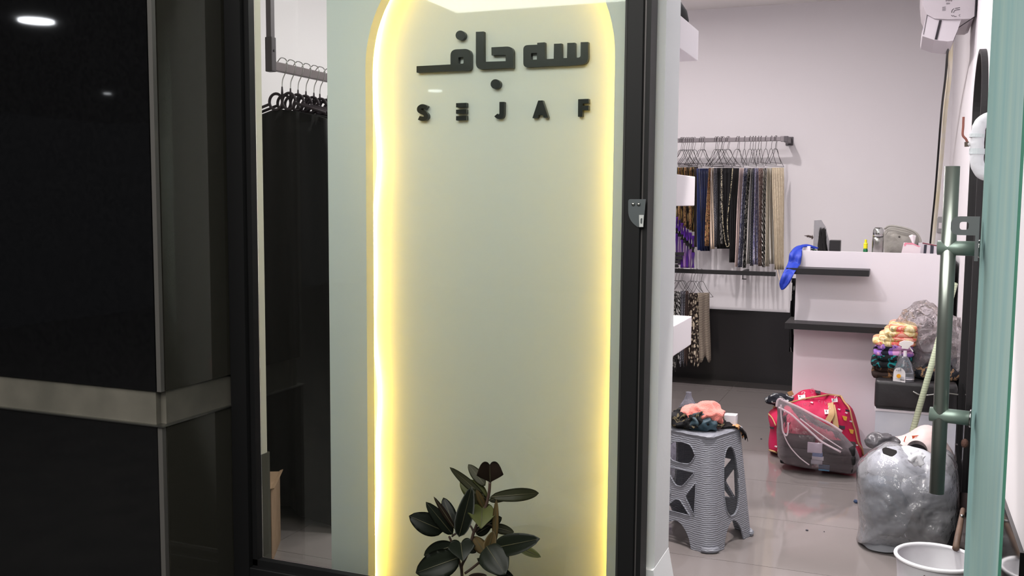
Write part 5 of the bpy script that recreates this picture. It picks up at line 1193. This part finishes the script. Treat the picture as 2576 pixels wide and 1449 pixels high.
for k,(x,y,s) in enumerate(((2030,1335,.006),(2073,1338,.003),(2153,1265,.012),(1915,1105,.005))):
    p=PZ(x,y,0); b=NB(); crumple(b,(p.x,p.y,s*.5),(s,s,s*.6),.4,90,k,sub=2,floor=0); obj('lint_speck',b,mat('speck_%d'%k,(60,60,70) if k!=2 else (44,64,96),.8),label=('tiny dark crumb on the bright tile','tinier dark crumb right of the first on the tile','small blue scrap on the floor by the big white bag','pale scrap on the grey tile beyond the stool')[k],cat='scrap')
# ================================================================== rubber plant in front of the window
PYB=2.32
def R_(x,y,dy=0): return PY(980+x*.22707,1120+y*.22707,PYB+dy)
potz=PY(1230,1449,PYB).z-.07; potx=R_(830,1400).x
RP=root('rubber_plant',(potx,PYB,0),'potted rubber plant with broad dark glossy leaves in front of the arched niche','plant')
b=NB(); lathe(b,[(.085,.001),(.115,potz-.03),(.12,potz-.03),(.12,potz),(.108,potz),(.104,potz-.03),(.01,potz-.03)],(potx,PYB,0),40); obj('pot',b,mat('dark_pot',(52,50,48),.5),RP)
b=NB(); lathe(b,[(.104,potz-.032),(.1,potz-.022),(.02,potz-.02)],(potx,PYB,0),30); obj('soil',b,mat('soil',(44,34,28),.95,bump=(60,1)),RP)
M_st=mat('stem_brown',(58,42,34),.6)
for nm,path,r in (('stem',[(800,1500),(800,1400),(805,1320),(850,1230),(900,1080),(935,960),(1010,780),(1065,680),(1100,540),(1112,405)],.0042),('stem',[(835,1420),(930,1350),(1040,1255),(1070,1190),(1160,1120)],.0034),('branch',[(930,960),(900,900),(850,880),(760,960),(690,1010)],.0028),('branch',[(800,1400),(760,1240),(700,1100),(660,1010)],.0032),('branch',[(950,960),(1060,880),(1160,920),(1180,1080)],.0024)):
    b=NB(); P=[R_(x,y,.005*math.sin(i)) for i,(x,y) in enumerate(path)]
    if path[0][1]==1500: P[0]=Vector((potx,PYB,potz-.03))
    tube(b,smoothpath(P,4),r,8); obj(nm,b,M_st,RP,smooth=True)
def leafmat(n,c,c2,r=.3): return mat(n,c,r+.1,spec=.3,var=(5,c2))
ML=[leafmat('leaf_dark',(24,29,23),(31,37,27),.3),leafmat('leaf_mid',(46,50,34),(58,58,38),.4),leafmat('leaf_green',(78,84,46),(94,98,56),.35),leafmat('leaf_tan',(112,94,56),(92,78,50),.5),leafmat('leaf_brown',(34,25,18),(44,32,22),.5)]
M_mid=mat('midrib',(64,62,42),.5)
def leaf(base,tip,wd,mi,fold=.35,bend=.12,db=0,dt=0,heart=False,side=0):
    B=R_(*base,db); T=R_(*tip,dt); ax=T-B; Ln=ax.length; ax.normalize(); view=Vector((0,0,0))+(Vector((0,0,CH))-B).normalized()
    nrm=(view-ax*view.dot(ax)).normalized(); sd=ax.cross(nrm).normalized(); 
    if side: 
        nrm2=nrm*math.cos(side)+sd*math.sin(side); sd=ax.cross(nrm2).normalized(); nrm=nrm2
    Wd=wd*.22707*PYB/2431/2*1.16; nl=12; nw=14 if heart else 6
    def prof(t):
        if heart: return (math.sin(PI*min(1,t*.62+.38-.38*(1-t)**8))**.8)*(1 if t>.02 else .9) if False else max(0,math.sin(PI*(t**.72)))**.75
        return max(0,math.sin(PI*(t**.85)))**.62
    b=NB(); A1=[]
    for i in range(nl+1):
        t=i/nl; c=B+ax*Ln*t+nrm*(bend*Ln*math.sin(PI*t)*.6)
        if heart=='up': t2=1-t
        w_=Wd*(prof(t) if not heart else max(0,math.sin(PI*.60*(t if heart=='up' else 1-t)))**1.05)
        w_=max(w_,Wd*.02)
        row=[]
        for j in range(-nw//2,nw//2+1):
            u=j/(nw/2); q=c+sd*(u*w_)+nrm*(fold*abs(u)*w_ - .12*w_*u*u)
            if heart=='up': q+=ax*((.26*math.sin(PI*abs(u))**.6-.42*u**4)*t**3*Ln)
            if heart=='down': q-=ax*((.20*math.sin(PI*abs(u))**.6-.36*u**4)*(1-t)**3*Ln)
            row.append(b.verts.new(q))
        A1.append(row)
    for i in range(nl):
        for j in range(nw): b.faces.new((A1[i][j],A1[i][j+1],A1[i+1][j+1],A1[i+1][j]))
    bmesh.ops.solidify(b,geom=b.faces[:],thickness=.0008)
    o=obj('leaf',b,ML[mi],RP,smooth=True)
    b=NB(); tube(b,[B+ax*Ln*t+nrm*(bend*Ln*math.sin(PI*t)*.6+.0009) for t in [k/8 for k in range(9)]],[.0011]*5+[.0008,.0006,.0004,.0003],5); obj('midrib',b,M_mid,o,smooth=True)
leaf((1060,450),(872,212),120,1,.3,.05,.03,.05)
leaf((1075,600),(780,400),215,2,.15,.06,.035,.03)
leaf((1115,412),(1110,215),285,4,.55,.05,.0,-.01,heart='up')
leaf((1060,590),(665,243),100,1,.3,-.08,.01,-.02)
leaf((1050,705),(900,480),170,1,.5,.04,.02,.0)
leaf((1055,700),(960,490),80,3,.2,.04,.01,-.01)
leaf((1100,615),(1400,535),95,1,.2,.05,.03,.05)
leaf((1112,575),(1655,530),140,1,.3,-.32,.0,-.03)
leaf((720,910),(595,580),150,0,.3,.05,.03,.05)
leaf((600,950),(215,782),240,0,.25,.08,.0,-.04)
leaf((700,990),(402,628),150,0,.3,.1,-.01,-.05)
leaf((725,930),(488,568),62,4,.2,.06,-.02,-.05)
leaf((770,1015),(912,455),185,0,.35,.08,-.02,-.04)
leaf((1065,885),(1245,800),130,0,.3,.05,.03,.04)
leaf((960,985),(1130,880),120,0,.3,.05,.02,.02)
leaf((1130,900),(1380,965),110,1,.2,.05,.03,.05)
leaf((1025,700),(1013,930),300,2,.35,.1,.0,-.05,heart='down')
leaf((1165,1090),(1183,588),72,3,.5,.03,-.01,-.01)
leaf((1400,1110),(1678,1240),100,2,.2,.05,.03,.04)
leaf((1060,1200),(935,1010),140,3,.3,.05,.0,.0)
leaf((1085,1190),(1150,950),130,3,.4,.05,-.01,-.02)
leaf((1155,1140),(1668,1035),225,0,.25,.12,-.01,-.05)
leaf((720,1110),(380,1220),200,0,.25,.08,.01,.0)
leaf((780,1240),(290,1415),310,0,.3,.14,-.02,-.07)
leaf((790,1085),(816,1292),300,0,.35,.1,-.03,-.07,heart='down')
leaf((1075,1120),(1285,1435),320,0,.3,.12,-.02,-.06)
leaf((970,1255),(1390,1480),130,0,.3,.05,.01,.0)
leaf((860,1480),(1080,1440),90,4,.3,.05,-.01,-.03)
leaf((840,1100),(960,1190),110,0,.3,.05,.01,.0)
for me in bpy.data.meshes: me.validate()
